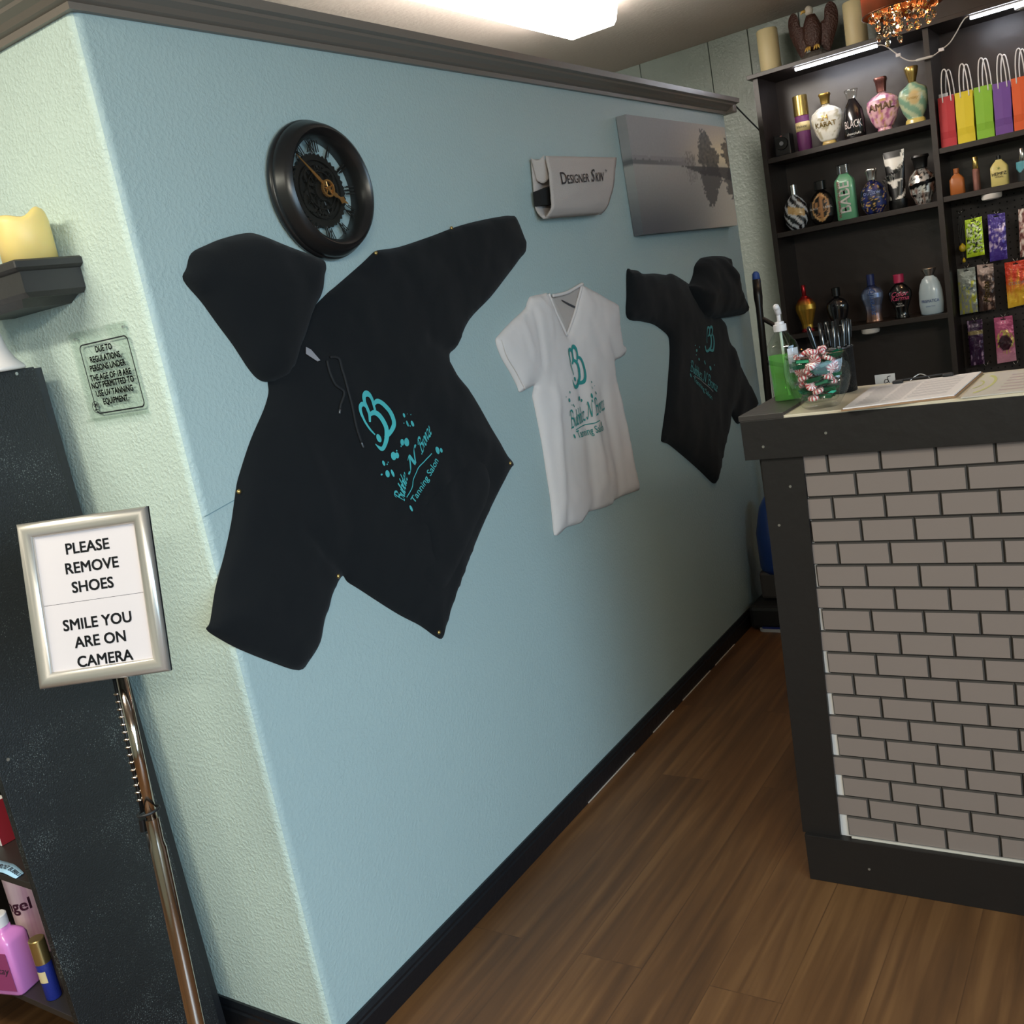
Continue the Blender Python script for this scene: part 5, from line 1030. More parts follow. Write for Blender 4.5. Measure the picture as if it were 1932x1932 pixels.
M_pc = mat('printed_gloss',rough=0.28,attr=True,coat=0.4); M_pm = mat('printed_metal',rough=0.25,metal=0.75,attr=True); M_silver = mat('silver','#C9C6C2',0.22,metal=0.95); M_capclr = glass('clear_cap',(0.9,0.9,0.88),3.0,0.08)
M_i = mat('ink_black'); M_iw = mat('ink_white','#E6E4DF',0.5); M_ig = mat('ink_gold','#CDA86A',0.35,metal=0.6); M_ip = mat('ink_pink','#D2557A',0.5); M_ib = mat('ink_blue','#3C5A96',0.5); M_ir = mat('ink_red','#9C4A52',0.5)
M_bk = mat('gloss_black2','#0E0D0E',0.2,coat=0.6); M_bkc = mat('cap_black','#0C0B0B',0.35)
s1,s2,s3 = 1.7815,1.4805,1.0545; YP_ = 3.15; G1 = 'products on the top left shelf'; G2 = 'products on the middle left shelf'; G3 = 'products on the lower left shelf'
X = lambda p: p[0]
# top left shelf
x = X((0.13,1.8002)); t = thing('security_camera', 'small black cube camera with round lens at the left end of the top shelf', 'camera', (x,3.17,s1))
MB().box((x-0.034,3.15,s1),(x+0.034,3.21,s1+0.086),bev=0.006).build('housing', mat('matte_black','#131214',0.5), t)
MB().tube([(x,3.151,s1+0.05),(x,3.143,s1+0.05)],[0.026,0.024],24).build('bezel', mat('cap_black'), t, smooth=True, angle=40)
MB().tube([(x,3.143,s1+0.05),(x,3.1415,s1+0.05)],0.0085,20).build('lens', mat('lens_grey','#8E8F93',0.15), t); MB().box((x-0.005,3.1493,s1+0.078),(x+0.003,3.1505,s1+0.081)).build('indicator', mat('indicator_red','#E2877C',0.4), t)
product('spray_bottle','slim plum spray bottle with gold cap beside the cube camera','bottle',X((0.222,1.7821)),YP_,s1,0.056,0.135,'cyl',mat('plum_glitter','#6E2F66',0.3,bump=0.3,bscale=700),sy=1,cap=('cyl',0.058,0.078,M_gold),rings=((0.56,0.82,mat('label_gold','#D9C58E',0.35),1.02),),text=(('Velvet',0.016,0.69,M_i,{'shear':0.3}),))
product('lotion_bottle','white and gold flask shaped lotion bottle with gold jewel cap on the top shelf','bottle',X((0.3197,1.7754)),YP_,s1,0.122,0.156,'karat',M_pc,colf=lambda a,f: mix('#E9E6DC','#B9B196',smooth01(0.1,0.5,fbm(a*5,f*9,1.5))) if f > 0.11 else '#D2B36A',power=2.6,cap=('crown',0.044,0.040,M_gold2,4),text=(('24',0.030,0.66,M_gold2,{'bold':0.01}),('KARAT',0.026,0.50,M_gold2,{'bold':0.01})))
product('lotion_bottle','black bell shaped lotion bottle with clear bow stopper on the top shelf','bottle',X((0.422,1.7773)),YP_,s1,0.082,0.150,'bell',mat('smoke_black','#1A1719',0.15,coat=0.8),cap=('crown',0.055,0.034,M_capclr,2,0.5),text=(('BLACK',0.040,0.36,mat('ink_rose_white','#D8CBC8',0.3),{'sx':0.55}),('chocolate',0.014,0.12,M_iw,{})))
product('lotion_bottle','pink marbled flask shaped lotion bottle with copper cap on the top shelf','bottle',X((0.5345,1.7719)),YP_,s1,0.122,0.146,'karat',M_pc,colf=lambda a,f: mix(mix('#E7B7C0','#A85A86',smooth01(-0.1,0.45,fbm(a*3,f*6,4.2))),'#C9A069',smooth01(0.25,0.5,fbm(a*4,f*7,8.2))),power=2.4,cap=('crown',0.046,0.052,mat('rose_copper','#8E5B56',0.25,metal=0.8),5),text=(('AMAL',0.036,0.62,mat('ink_bronze','#5A3E28',0.3,metal=0.5),{'bold':0.02}),))
product('lotion_bottle','green and gold ornate lotion bottle with fluted gold cap next to the shelf divider','bottle',X((0.6471,1.7658)),YP_,s1,0.112,0.150,'urn',M_pc,colf=lambda a,f: '#D8C06A' if f < 0.12 else mix(mix('#7FA58C','#B9C4A0',smooth01(-0.2,0.4,math.sin(5*a+18*f)+fbm(a*4,f*8,2))),'#CDB37C',smooth01(0.16,0.10,math.hypot((a-1.5*PI-0.15)*0.32,(f-0.62)*0.75))),cap=('flare',0.052,0.056,M_gold,2),text=(('Fantasy',0.015,0.62,M_gold2,{'shear':0.3}),))
# middle left shelf
zeb = lambda a,f: '#D6DADF' if math.sin(22*f+7*(a-1.5*PI)+1.2*fbm(a*2,f*4,1)) > 0.15 else '#15171C'
product('lotion_bottle','zebra striped round lotion bottle with ribbed silver cap on the middle shelf','bottle',X((0.1535,1.4733)),YP_,s2,0.100,0.140,'round',M_pc,colf=lambda a,f: mix('#C79A58','#E2C48C',0.5+0.5*fbm(a*9,f*20,3)) if abs(f-0.52+0.1*(a-4.9)) < 0.11 and abs(a-4.9) < 0.8 else zeb(a,f),cap=('cyl',0.030,0.040,M_silver),rings=())
product('lotion_bottle','glossy black round lotion bottle with copper oval emblem on the middle shelf','bottle',X((0.2631,1.469)),YP_,s2,0.108,0.136,'round',M_pc,colf=lambda a,f: (lambda e: mix('#D29A5C','#F0C48E',0.5+0.5*math.sin(a*9)) if 0.80 < e < 1.0 else ('#C08A58' if abs(a-4.75) < 0.10 or (e < 0.8 and fbm(a*8,f*10,5) > 0.12) else '#171414') if e < 0.8 else '#121011')(math.hypot((a-4.72)/0.75,(f-0.5)/0.42)),cap=('stop',0.044,0.036,M_bkc,4),text=(('BLACK      LABEL',0.012,0.48,M_iw,{}),))
product('lotion_bottle','tall mint green lotion bottle with white vertical word and clear cap','bottle',X((0.36,1.4731)),YP_,s2,0.078,0.178,'babe',mat('mint_plastic','#6FB58C',0.3,coat=0.4),sy=0.55,power=5,cap=('stop',0.050,0.036,M_capclr,4,0.8),text=(('BABE',0.060,0.48,M_iw,{'bold':0.012,'vert':True,'sx':0.9}),('WATERMELON GLOW',0.014,0.45,M_ir,{'bold':0.02,'vert':True,'ox':-0.022})),rings=())
def scroll(a,f):
    k = math.sin(9*f+3*math.sin(4*a)+2*fbm(a*2,f*4,1)); 
    if abs(k) < 0.16 and not (0.5 < f < 0.75 and abs(a-4.72) < 0.7): return '#C9A55C'
    return mix('#1B2A6E','#10131F',smooth01(-0.3,0.3,fbm(a*2,f*5,7)))
product('lotion_bottle','dark blue round lotion bottle with gold scrolls and open silver crown cap','bottle',X((0.4676,1.4682)),YP_-0.008,s2,0.104,0.130,'round',M_pc,colf=scroll,cap=('crown',0.046,0.042,M_silver,4),text=(('outlaw',0.024,0.64,mat('ink_steel','#7F8FC0',0.4),{'bold':0.01}),))
# tube standing on its cap
x = X((0.5493,1.4762)); t = thing('lotion_tube','black and white swirled lotion tube standing on its cap on the middle shelf','tube',(x,YP_+0.03,s2))
sw = lambda u_,v_: '#E6E2DA' if (math.sin(5*v_*PI+2.5*math.sin(u_*4)+fbm(u_*2,v_*3,2)*2.2) > 0.55 and (v_ > 0.72 or v_ < 0.42)) or (0.52 < v_ < 0.86 and abs(u_-0.55) < (v_-0.50)*1.1 and v_ > 0.62) else '#141213'
mb = MB(); HT = 0.185
def tubep(a,v):
    wd = 0.030+0.010*v; dp = 0.020*(1-v)+0.0015; return (wd*math.cos(a), -dp*math.sin(a), 0.038+HT*v)
mb.grid(40,40,lambda u_,v_: tubep(2*PI*u_,v_), lambda u_,v_: sw((1-u_*2)%1.0,v_)); mb.build('tube_body', M_pc, t, smooth=True, world=False, colors=True)
MB().lathe([(0,0.033),(0.002,0.035),(0.037,0.035),(0.0378,0.030)],(0,0,0),32,1,0.6).build('cap', M_bkc, t, smooth=True, world=False, angle=40)
mb = MB(); put(mb, text2d('NOTHING',0.026,bold=0.01,sx=0.75), lambda a,b: (lambda c_,d_: (c_-0.003, -0.014, 0.038+HT*0.50+d_))(a*0.84-b*0.54, a*0.54+b*0.84)); put(mb, text2d('BY',0.03,bold=0.02,sx=0.8), lambda a,b: (a-0.014,-0.0165,0.038+HT*0.40+b)); mb.build('lettering', M_iw, t, world=False, recalc=False)
product('lotion_bottle','mirrored silver skull shaped lotion bottle with jagged black cap beside the divider','bottle',X((0.6492,1.4697)),YP_,s2,0.100,0.135,'skull',M_pm,colf=lambda a,f: '#151314' if (abs(f-0.56-0.05*(a-4.7)) < 0.055 and a > 3.6) or fbm(a*5,f*9,6) > 0.24 else mix('#E6E4E0','#B98C7A',smooth01(0.1,0.4,fbm(a*2,f*3,9))),sy=0.8,cap=('crown',0.064,0.048,M_bkc,3))
# lower left shelf
product('lotion_bottle','red and gold amphora shaped lotion bottle with thin red neck on the lower shelf','bottle',X((0.1462,1.0414)),YP_,s3,0.086,0.150,'vase2',M_pm,colf=lambda a,f: mix('#C79A3E','#B02A2E',smooth01(0.72,0.95,f)) if f > 0.1 else '#A8323A',cap=('cyl',0.018,0.046,mat('red_metal','#A8262C',0.25,metal=0.7)))
product('lotion_bottle','dark transparent black lotion bottle hidden behind the pens on the lower shelf','bottle',X((0.2778,1.0208)),YP_,s3,0.092,0.128,'karat',mat('smoke_dark','#1B1A1C',0.12,coat=0.9),cap=('stop',0.034,0.036,M_bkc))
product('lotion_bottle','blue to bronze shaped lotion bottle with navy cap on the lower shelf','bottle',X((0.4204,1.0468)),YP_,s3,0.088,0.150,'vase',M_pm,colf=lambda a,f: mix(mix('#8C6A5C','#8E9CC0',smooth01(0.1,0.55,f)),'#3C4C86',smooth01(0.8,1.0,f)),cap=('cyl',0.030,0.044,mat('navy_cap','#2A3568',0.35)),text=(('serenity',0.034,0.55,M_ib,{'vert':True,'shear':0.3,'bold':0.01}),))
product('lotion_bottle','dark vase shaped lotion bottle with bright pink cap and pink script on the lower shelf','bottle',X((0.5285,1.0482)),YP_,s3,0.090,0.142,'vase2',M_bk,cap=('cyl',0.040,0.034,mat('hot_pink','#B8305A',0.35)),text=(('Color',0.026,0.70,M_ip,{'shear':0.35,'bold':0.01}),('Karma',0.026,0.58,M_ip,{'shear':0.35,'bold':0.01}),('TAN',0.009,0.42,M_iw,{}),('BRONZE',0.008,0.36,M_iw,{})))
product('lotion_bottle','pale blue white curved lotion bottle with flared silver cap next to the divider','bottle',X((0.643,1.046)),YP_,s3,0.092,0.150,'prism',mat('pearl_white','#B9CCD6',0.3,coat=0.4),cap=('flare',0.058,0.030,M_silver,2,0.6),text=(('PRISMATICA',0.0165,0.36,M_ib,{'bold':0.006,'sx':0.72}),('DARK TAN',0.007,0.22,M_ib,{})))
# small products, right compartment
z = 1.4905
product('mini_bottle','small orange travel bottle at the left end of the small products shelf','bottle',X((0.7741,1.4853)),3.14,z,0.052,0.077,'hemp',mat('orange_plastic','#A8602C',0.4),sy=0.6,power=4,cap=('cyl',0.020,0.018,mat('orange_cap','#A35C2A',0.4)))
product('mini_spray','slim rose gold travel spray with gold cap','bottle',X((0.8411,1.4905)),3.14,z,0.026,0.078,'cyl',mat('rose_gold','#8E6258',0.3,metal=0.6,bump=0.3,bscale=900),sy=1,cap=('cyl',0.020,0.044,M_gold))
product('mini_bottle','pale yellow travel lotion bottle with leaf emblem and dark cap','bottle',X((0.92,1.483)),3.14,z,0.060,0.094,'hemp',mat('pale_yellow_plastic','#D3C47A',0.4),sy=0.55,power=4,cap=('cyl',0.014,0.014,M_bkc),text=(('HEMPZ',0.016,0.46,M_i,{'bold':0.01}),('HERBAL',0.008,0.34,M_i,{}),('\u2736',0.018,0.66,mat('leaf_green','#6E7A3A',0.5),{})))
product('mini_spray','slim turquoise and black travel spray with silver cap at the frame edge','bottle',X((0.9978,1.485)),3.14,z,0.044,0.070,'cyl',M_pc,colf=lambda a,f: '#5AA0AE' if f > 0.55+0.1*math.sin(4*a) else '#1A1B1E',sy=0.7,cap=('cyl',0.022,0.046,M_silver))

# ------------------------------------------------------------------ gift bags
BAG = [('red',1775,287,1806,'#B3262F',203,0),('yellow',1807,280,1841,'#D9C21E',195,1),('lime green',1843,272,1877,'#84B82B',183,2),('purple',1878,264,1912,'#6C4292',173,3),('orange',1914,256,1947,'#D9571C',165,4)]
XY = [((0.7322,1.6605),(0.7892,1.6547),(0.738,1.8144)),((0.791,1.6542),(0.8529,1.6547),(0.7948,1.8129)),((0.8564,1.6538),(0.9171,1.6543),(0.8635,1.8155)),((0.9188,1.6539),(0.9783,1.6544),(0.9256,1.8194)),((0.98,1.6539),(1.0367,1.6548),(0.9895,1.817))]
M_rope = mat('white_cord','#E3DDD8',0.7); zb_ = 1.6685
for (cn,_,_,_,hx,_,i),(a,b,tp) in zip(BAG,XY):
    x0,x1 = a[0]+0.001,b[0]-0.001; xc = (x0+x1)/2; h = 0.180+0.002*(i%3); y0,y1 = 3.122,3.185
    t = thing('gift_bag', cn+' paper gift bag with white cord handles on the shelf', 'bag', (xc,3.15,zb_), 'row of coloured gift bags')
    m_ = mat('paper_'+cn.replace(' ','_'),hx,0.6); ym = (y0+y1)/2
    mb = MB(); w_ = x1-x0; k = 0.012
    ring_ = lambda z,sx_,dy: [(x0+sx_,y0+dy,z),(xc,y0+dy-0.0015,z),(x1-sx_,y0+dy,z),(x1-sx_-k*(1 if z > zb_+0.05 else 0.2),ym,z),(x1-sx_,y1-dy,z),(xc,y1-dy,z),(x0+sx_,y1-dy,z),(x0+sx_+k*(1 if z > zb_+0.05 else 0.2),ym,z)]
    rs = [ring_(zb_,0,0),ring_(zb_+0.03,0.0,0.002),ring_(zb_+0.055,0.001,0.0),ring_(zb_+0.10,0.0,0.004),ring_(zb_+h,0.0,0.010)]
    n = 8; vs = [p for r in rs for p in r]
    mb.add(vs,[(j*n+q,j*n+(q+1)%n,(j+1)*n+(q+1)%n,(j+1)*n+q) for j in range(4) for q in range(n)]+[tuple(reversed(range(n)))])
    mb.add([(x0,y0-0.0012,zb_),(x1,y0-0.0012,zb_),(xc+0.004,y0+0.0005,zb_+0.034)],[(0,1,2)])
    o = mb.build('paper_bag', m_, t); o.modifiers.new('thick','SOLIDIFY').thickness = 0.0006
    for yy,sgn in ((y0+0.0085,0.004),(y1-0.012,0.012)):
        ln = 0.0145; mb = MB().tube(cr([(xc-ln+sgn,yy,zb_+h-0.02),(xc-ln+sgn,yy-0.002,zb_+h+0.04),(xc-0.008+sgn,yy-0.003,zb_+h+0.088),(xc+0.004+sgn,yy-0.003,zb_+h+0.091),(xc+ln*0.8+sgn,yy-0.002,zb_+h+0.04),(xc+ln+sgn,yy,zb_+h-0.02)],6),0.0022,7); mb.build('cord_handle', M_rope, t, smooth=True)
a = (0.7321,1.8075); t = thing('packet', 'white printed packet poking out of the red gift bag', 'packet', (a[0]+0.02,3.145,1.70)); MB().box((a[0]+0.004,3.142,1.70),(a[0]+0.036,3.1445,1.862),bev=0.0008).build('sachet', mat('packet_white','#C9CDD0',0.4), t)
a = (0.7654,1.8034); t = thing('packet', 'pink packet poking out of the red gift bag', 'packet', (a[0]+0.012,3.155,1.70)); MB().box((a[0]+0.002,3.154,1.70),(a[0]+0.020,3.1565,1.853),bev=0.0008).build('sachet', mat('packet_pink','#D4788C',0.4), t)
a = (0.8104,1.8145); t = thing('packet', 'dark violet packet poking out of the yellow gift bag', 'packet', (a[0]+0.012,3.155,1.70)); MB().box((a[0]+0.006,3.154,1.70),(a[0]+0.026,3.1565,1.857),bev=0.0008).build('sachet', mat('packet_violet','#3E2E6A',0.4), t)

# ------------------------------------------------------------------ sample packets on peg hooks
M_foilc = mat('foil_print',rough=0.24,attr=True,metal=0.25,coat=0.4,bump=0.35,bscale=45); M_wire = mat('wire','#A9A5A0',0.25,metal=0.95)
hk0 = None
def hook(x, z, lb):
    global hk0
    if hk0 is None:
        hk0 = thing('peg_hook', lb, 'hook', (x,3.2,z), 'wire peg hooks on the pegboard')
        MB().tube([(-0.012,0.069,0.012),(-0.010,0.055,0.012),(-0.001,0.012,0.001),(0,-0.012,-0.002),(0,-0.018,0.003)],0.0013,6).tube([(0.012,0.069,0.012),(0.010,0.055,0.012),(0.001,0.012,0.001)],0.0013,6).tube([(-0.011,-0.004,0.018),(-0.001,-0.010,-0.001)],0.0012,6).tube([(0.011,-0.004,0.020),(0.001,-0.010,-0.001)],0.0012,6).build('wire', M_wire, hk0, smooth=True, world=False)
    else: dup(hk0,(x,3.2,z),None,lb)
def packet(tl, tr, br, bl, label, colf, hooklabel, text=None, slot=True):
    cx_ = (tl[0]+tr[0])/2; cz_ = (tl[1]+tr[1])/2
    t = thing('sample_packet', label, 'packet', (cx_,3.19,cz_-0.01), 'foil sample packets on the pegboard')
    def P_(u_,v_,s_):
        a = Vector(bl)*(1-u_)+Vector(br)*u_; b = Vector(tl)*(1-u_)+Vector(tr)*u_; q = a*(1-v_)+b*v_
        th = 0.0065*(math.sin(PI*u_)*math.sin(PI*min(1,v_/0.9)))**0.6 if 0 < u_ < 1 and 0 < v_ < 0.9 else 0.0
        return (q.x, 3.19-s_*(th+0.0004)+(0.0012*fbm(u_*4,v_*6,cx_) if s_ > 0 else 0), q.y)
    mb = MB(); mb.grid(20,36,lambda u_,v_: P_(u_,v_,1), colf); mb.grid(12,16,lambda u_,v_: P_(u_,v_,-1), colf, True); mb.build('foil_pouch', M_foilc, t, smooth=True, colors=True, recalc=False)
    if slot: MB().prism(rrect(0.018,0.004,0.0018,4,cx_,cz_-0.010), lambda a,b,h: (a,3.1885+h,b), 0.0008).build('hang_slot', mat('slot','#0C0A0A',0.9), t)
    if text:
        s_,size,v_,m_,kw = text; vert = kw.pop('vert',False); mb = MB(); c_ = P_(0.5,v_,1)
        put(mb, text2d(s_,size,**kw), lambda a,b: (lambda p_: (c_[0]+p_[0], 3.1815, c_[2]+p_[1]))((-(b-size*.35),a) if vert else (a,b-size*.35))); mb.build('lettering', m_, t, recalc=False)
    hook(cx_+0.001, cz_-0.004, hooklabel); return t
Q = lambda *p: p
leo = lambda u_,v_: '#B9D62A' if v_ > 0.9 or v_ < 0.1 or u_ < 0.08 or u_ > 0.92 else ('#15170F' if abs(fbm(u_*5,v_*11,3)) < 0.10 else '#DDE6C0' if fbm(u_*5,v_*11,3) > 0.18 else '#A9CC2E')
packet((0.7814,1.3894),(0.8416,1.3933),(0.8418,1.249),(0.7776,1.2465),'lime green leopard patterned foil packet in the top packet row',leo,'wire peg hook holding the lime leopard packet')
packet((0.8621,1.3951),(0.922,1.3907),(0.919,1.2189),(0.8581,1.2178),'violet foil packet with white swirls in the top packet row',lambda u_,v_: mix('#45308A','#C9B4D6',smooth01(0.08,0.4,fbm(u_*4,v_*7,6)) if 0.2 < v_ < 0.8 else 0.0),'wire peg hook holding the violet swirl packet')
packet((0.9671,1.3931),(1.0237,1.393),(1.0215,1.2201),(0.9622,1.2151),'rosy brown marbled foil packet cut by the right frame edge',lambda u_,v_: mix('#A88078','#E0D2C8',smooth01(0.0,0.35,fbm(u_*5,v_*8,2))) if fbm(u_*5,v_*8,2) > -0.15 else '#6E403C','wire peg hook holding the rosy marbled packet')
packet((0.7394,1.2096),(0.8039,1.2085),(0.8018,1.0346),(0.7364,1.032),'silver foil packet with yellow palm leaves next to the divider',lambda u_,v_: mix('#8E948E','#B0B23E',smooth01(0.05,0.3,fbm(u_*7,v_*5,4)) if v_ < 0.72 else 0.0) if not (0.5 < v_ < 0.62 and 0.2 < u_ < 0.85 and fbm(u_*12,v_*20,1) > 0) else '#5A6A70','wire peg hook holding the silver palm packet')
packet((0.811,1.214),(0.8686,1.2099),(0.8652,1.0352),(0.8066,1.0338),'dark bronze foil packet with vertical cream script',lambda u_,v_: mix('#B9A29A','#8E7A74',u_) if v_ > 0.78 else mix('#3A2824','#A8897C',smooth01(0.1,0.45,fbm(u_*4,v_*6,8))),'wire peg hook holding the dark bronze script packet',('Mocha',0.030,0.40,M_ig,{'vert':True,'shear':0.3,'bold':0.015}))
packet((0.907,1.205),(0.9814,1.2057),(0.9812,1.0396),(0.9076,1.0307),'wide red and yellow flame patterned foil packet',lambda u_,v_: mix('#C4341A','#EBC03A',smooth01(0.75,0.05,v_+0.35*fbm(u_*6,v_*3,5))),'wire peg hook holding the flame packet',('COLOR',0.016,0.52,mat('ink_grey','#8E7A7A',0.4),{}))
packet((0.7582,1.0035),(0.8138,1.0036),(0.81,0.8276),(0.7596,0.8253),'dark plum foil packet with tan stripe in the bottom packet row',lambda u_,v_: '#8C7A52' if 0.68 < v_ < 0.77 else mix('#35193C','#A88AA8',smooth01(0.3,0.5,fbm(u_*5,v_*5,4))),'wire peg hook holding the dark plum packet')
packet((0.8552,1.0016),(0.9203,1.0022),(0.923,0.8262),(0.8553,0.822),'pink foil packet with dark round emblem in the bottom packet row',lambda u_,v_: '#3A1C28' if math.hypot((u_-0.5)/0.36,(v_-0.43)/0.17) < 1 else mix('#B8567E','#D898AE',smooth01(0.5,0.0,v_)) if math.hypot((u_-0.5)/0.46,(v_-0.45)/0.26) > 1 or fbm(u_*9,v_*9,1) < 0.0 else '#C9B85C','wire peg hook holding the pink emblem packet',('emerge',0.017,0.45,mat('ink_rose','#E0B4C0',0.4),{'bold':0.01}))
a = (0.8137,0.8172); hook(a[0],a[1],'empty wire peg hook behind the left end of the leaflet sheet')
a = (0.9189,0.8085); hook(a[0],a[1],'wire peg hook emerging above the leaflet sheet under the pink packet')
# yellow drop earrings on a hook
a = (0.7669,1.4162); hook(a[0],a[1],'wire peg hook holding the yellow drop earrings')
t = thing('drop_earrings', 'yellow drop earrings on thin wires hanging left of the lime packet', 'earrings', (a[0],3.19,a[1]))
dpos = (0.7658,1.2894); d2 = (0.7675,1.2402)
for k in range(4): MB().tube([(a[0]+(k-1.5)*0.002,3.19,a[1]-0.006),(a[0]+(k-1.5)*0.007,3.189,(a[1]+dpos[1])/2),(dpos[0]+(k-1.5)*0.003,3.19,dpos[1]+0.016)],0.0008,5).build('wire', M_wire, t)
M_yel = mat('yellow_enamel','#C9B22A',0.25,coat=0.6)
MB().lathe([(-0.017,0.002),(-0.014,0.009),(-0.004,0.0135),(0.005,0.012),(0.014,0.005),(0.017,0.001)],(dpos[0],3.19,dpos[1]),20).build('large_drop', M_yel, t, smooth=True)
MB().lathe([(-0.009,0.002),(-0.006,0.006),(0.0,0.0065),(0.008,0.002),(0.010,0.001)],(d2[0],3.19,d2[1]),16).build('small_drop', M_yel, t, smooth=True)
MB().tube([(dpos[0],3.19,dpos[1]-0.016),(d2[0],3.19,d2[1]+0.009)],0.0008,5).build('link', M_wire, t)

# ------------------------------------------------------------------ on top of the shelf unit
M_wx2 = mat('beige_wax','#C9B98E',0.5); zt_ = 2.1145
for px_,lb in (((0.1106,2.1326),'beige pillar candle at the left end of the shelf top'),((0.4556,2.1252),'beige pillar candle between the eagle and the crystal lamp')):
    t = thing('pillar_candle', lb, 'candle', (px_[0],3.19,zt_), 'candles on the shelf top')
    MB().lathe([(0,0.040),(0.003,0.042),(0.165,0.042),(0.170,0.039),(0.168,0.030),(0.160,0.004)],(px_[0],3.19,zt_),36).build('wax', M_wx2, t, smooth=True, angle=50)
    MB().tube([(px_[0],3.19,zt_+0.16),(px_[0]+0.001,3.19,zt_+0.178)],0.0012,6).build('wick', mat('wick'), t)
e = (0.2879,2.1306); ex0,ey0 = e[0],3.20
t = thing('eagle_figurine', 'brown eagle figurine with raised wings between two candles on the shelf top', 'figurine', (ex0,ey0,zt_))
M_egl = mat('eagle_brown','#3E2219',0.35,bump=0.6,bscale=160); M_wh2 = mat('eagle_head','#B9B0A2',0.45); M_tal = mat('talon_gold','#C29A4A',0.4)
MB().lathe([(0,0.050),(0.004,0.054),(0.020,0.045),(0.032,0.030)],(0,0,0),20,1.1,0.7,colf=None).build('rock_base', mat('stone_grey','#4A443E',0.8,bump=0.8,bscale=60), t, smooth=True, world=False)
MB().lathe([(0.034,0.012),(0.05,0.026),(0.085,0.036),(0.115,0.034),(0.14,0.024),(0.155,0.016)],(0,0,0),24,1,0.75).build('torso', M_egl, t, smooth=True, world=False)
MB().lathe([(-0.016,0.006),(-0.012,0.013),(0,0.0165),(0.010,0.013),(0.016,0.004)],(-0.004,-0.004,0.170),18).build('head', M_wh2, t, smooth=True, world=False)
MB().tube([(-0.014,-0.012,0.170),(-0.026,-0.020,0.168),(-0.030,-0.022,0.160)],[0.006,0.0045,0.001],8).build('beak', M_tal, t, smooth=True, world=False)
for s_ in (-1,1):
    out = cr([(0.020,0.060),(0.030,0.118),(0.044,0.130),(0.050,0.165),(0.066,0.182),(0.084,0.172),(0.092,0.145),(0.088,0.105),(0.075,0.070),(0.062,0.040),(0.050,0.020),(0.036,0.030)],4,True)
    mb = MB(); n = len(out); cx2 = sum(v.x for v in out)/n; cz2 = sum(v.y for v in out)/n
    for sd_ in (-1,1):
        vs = [(s_*v.x,0.004+0.02*(v.x-0.03)/0.06,v.y) for v in out]+[(s_*(cx2+(v.x-cx2)*0.6),0.004+0.02*((cx2+(v.x-cx2)*0.6)-0.03)/0.06+sd_*0.010,cz2+(v.y-cz2)*0.6) for v in out]+[(s_*cx2,0.012+sd_*0.012,cz2)]
        mb.add(vs,[(i,(i+1)%n,n+(i+1)%n,n+i) for i in range(n)]+[(n+i,n+(i+1)%n,2*n) for i in range(n)])
    mb.build('wing', M_egl, t, smooth=True, world=False)
    mb = MB(); 
    for k in range(3): mb.tube([(s_*0.012,-0.008,0.052),(s_*0.016+(k-1)*0.007,-0.024,0.044),(s_*0.017+(k-1)*0.010,-0.034,0.034)],[0.0045,0.004,0.0015],7)
    mb.build('talon', M_tal, t, smooth=True, world=False)
t.scale = (1.08,1.0,1.12)

# ------------------------------------------------------------------ crystal pendant lamp above the counter aisle
YC = 2.4; l_ = (0.6571,2.0556); r_ = (0.8892,2.0399); LX = (l_[0]+r_[0])/2; LR = (r_[0]-l_[0])/2; LZ = (l_[1]+r_[1])/2+0.004
t = thing('pendant_lamp', 'copper drum pendant lamp with hanging crystal beads in front of the shelf unit', 'lamp', (LX,YC,LZ))
M_shade = mat('copper_sheer','#6E3F26',0.5); nt = M_shade.node_tree; b_ = nt.nodes['Principled BSDF']; b_.inputs['Transmission Weight'].default_value = 0.0
trn = nt.nodes.new('ShaderNodeBsdfTranslucent'); trn.inputs[0].default_value = (*lin('#B0693C'),1); mx = nt.nodes.new('ShaderNodeMixShader'); mx.inputs[0].default_value = 0.35
nt.links.new(b_.outputs[0],mx.inputs[1]); nt.links.new(trn.outputs[0],mx.inputs[2]); nt.links.new(mx.outputs[0],nt.nodes['Material Output'].inputs[0])
HS = 0.165; n = 96; vs = []
for z in (0,HS):
    for k in range(n): q = LR*(1+0.006*(1 if k%2 else -1)); vs.append((q*math.cos(2*PI*k/n),q*math.sin(2*PI*k/n),z))
mb = MB().add(vs,[(k,(k+1)%n,n+(k+1)%n,n+k) for k in range(n)]); o = mb.build('drum_shade', M_shade, t, world=False, smooth=True); o.modifiers.new('thick','SOLIDIFY').thickness = 0.002
for z in (0,HS): MB().tube([((LR+0.001)*math.cos(2*PI*k/64),(LR+0.001)*math.sin(2*PI*k/64),z) for k in range(64)],0.0025,8,closed=True).build('shade_ring', mat('bronze_ring','#5A3422',0.3,metal=0.8), t, world=False, smooth=True)
MB().tube([(0,0,0.10),(0,0,HC-LZ-0.012)],0.004,8).lathe([(HC-LZ-0.016,0.045),(HC-LZ-0.001,0.05)],(0,0,0),28).build('stem_and_canopy', mat('bronze_ring'), t, world=False)
M_bulb = mat('warm_bulb','#FFD9A0',0.4,emit=14,ecol='#FFB765')
for k in range(3):
    a = 0.6+k*2*PI/3; MB().lathe([(-0.018,0.003),(-0.012,0.011),(0,0.014),(0.012,0.009),(0.026,0.004)],(0.05*math.cos(a),0.05*math.sin(a),0.07),16).build('bulb', M_bulb, t, smooth=True, world=False)
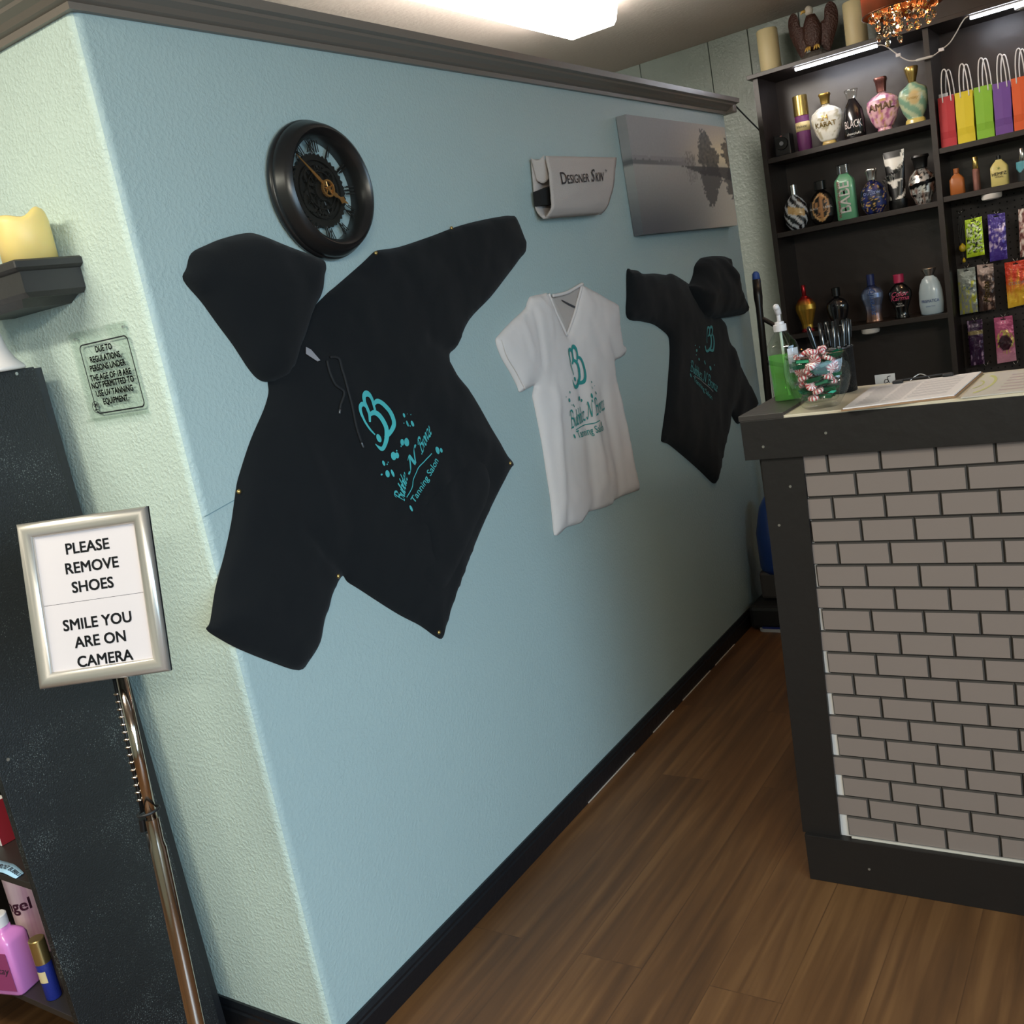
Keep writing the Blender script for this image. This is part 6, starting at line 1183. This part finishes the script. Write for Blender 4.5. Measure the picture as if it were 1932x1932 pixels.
M_cry = bpy.data.materials.new('crystal'); M_cry.use_nodes = True; b_ = M_cry.node_tree.nodes['Principled BSDF']; b_.inputs['Base Color'].default_value = (1,0.88,0.66,1); b_.inputs['Transmission Weight'].default_value = 1; b_.inputs['IOR'].default_value = 1.55; b_.inputs['Roughness'].default_value = 0.02
def bead(mb, c, r, a):
    prof = [(-0.45,0.35),(-0.28,0.82),(0,1.0),(0.28,0.82),(0.45,0.35)]; vs = []; ca,sa = math.cos(a),math.sin(a)
    for d_,q in prof:
        for k in range(8): x_,z_ = r*q*math.cos(k*PI/4+PI/8), r*q*math.sin(k*PI/4+PI/8); y_ = r*d_*1.1; vs.append((c[0]+x_*ca-y_*sa,c[1]+x_*sa+y_*ca,c[2]+z_))
    mb.add(vs,[(i*8+k,i*8+(k+1)%8,(i+1)*8+(k+1)%8,(i+1)*8+k) for i in range(4) for k in range(8)]+[tuple(reversed(range(8))),tuple(range(32,40))])
rr = random.Random(5); mb_ = None
for ring_r,cnt,z_top,nb in ((0.088,8,0.03,4),(0.04,3,0.015,4)):
    for k in range(cnt):
        a = 2*PI*k/cnt+ring_r*9; mb = MB(); z = z_top; m_ = nb-(k%2)-(1 if k%3 == 0 else 0); x_,y_ = ring_r*math.cos(a),ring_r*math.sin(a)
        for j in range(m_):
            r_b = 0.0175 if j < m_-1 else 0.0145; bead(mb,(x_,y_,z),r_b,rr.uniform(0,3)); z -= 0.034
        mb.tube([(x_,y_,z_top+0.02),(x_,y_,z+0.02)],0.0005,4); mb.build('crystal_strand', M_cry, t, world=False)
MB().tube([(0.082*math.cos(2*PI*k/48),0.082*math.sin(2*PI*k/48),0.052) for k in range(48)],0.002,6,closed=True).tube([(0.052*math.cos(2*PI*k/48),0.052*math.sin(2*PI*k/48),0.052) for k in range(48)],0.002,6,closed=True).tube([(-LR,0,0.052),(LR,0,0.052)],0.0018,6).tube([(0,-LR,0.052),(0,LR,0.052)],0.0018,6).build('strand_hoop', mat('bronze_ring'), t, world=False, smooth=True)
pl_ = bpy.data.lights.new('lamp_glow','POINT'); pl_.energy = 8; pl_.color = (1,0.66,0.34); pl_.shadow_soft_size = 0.03; po = bpy.data.objects.new('lamp_glow',pl_); C.objects.link(po); po.location = (LX,YC,LZ+0.12)
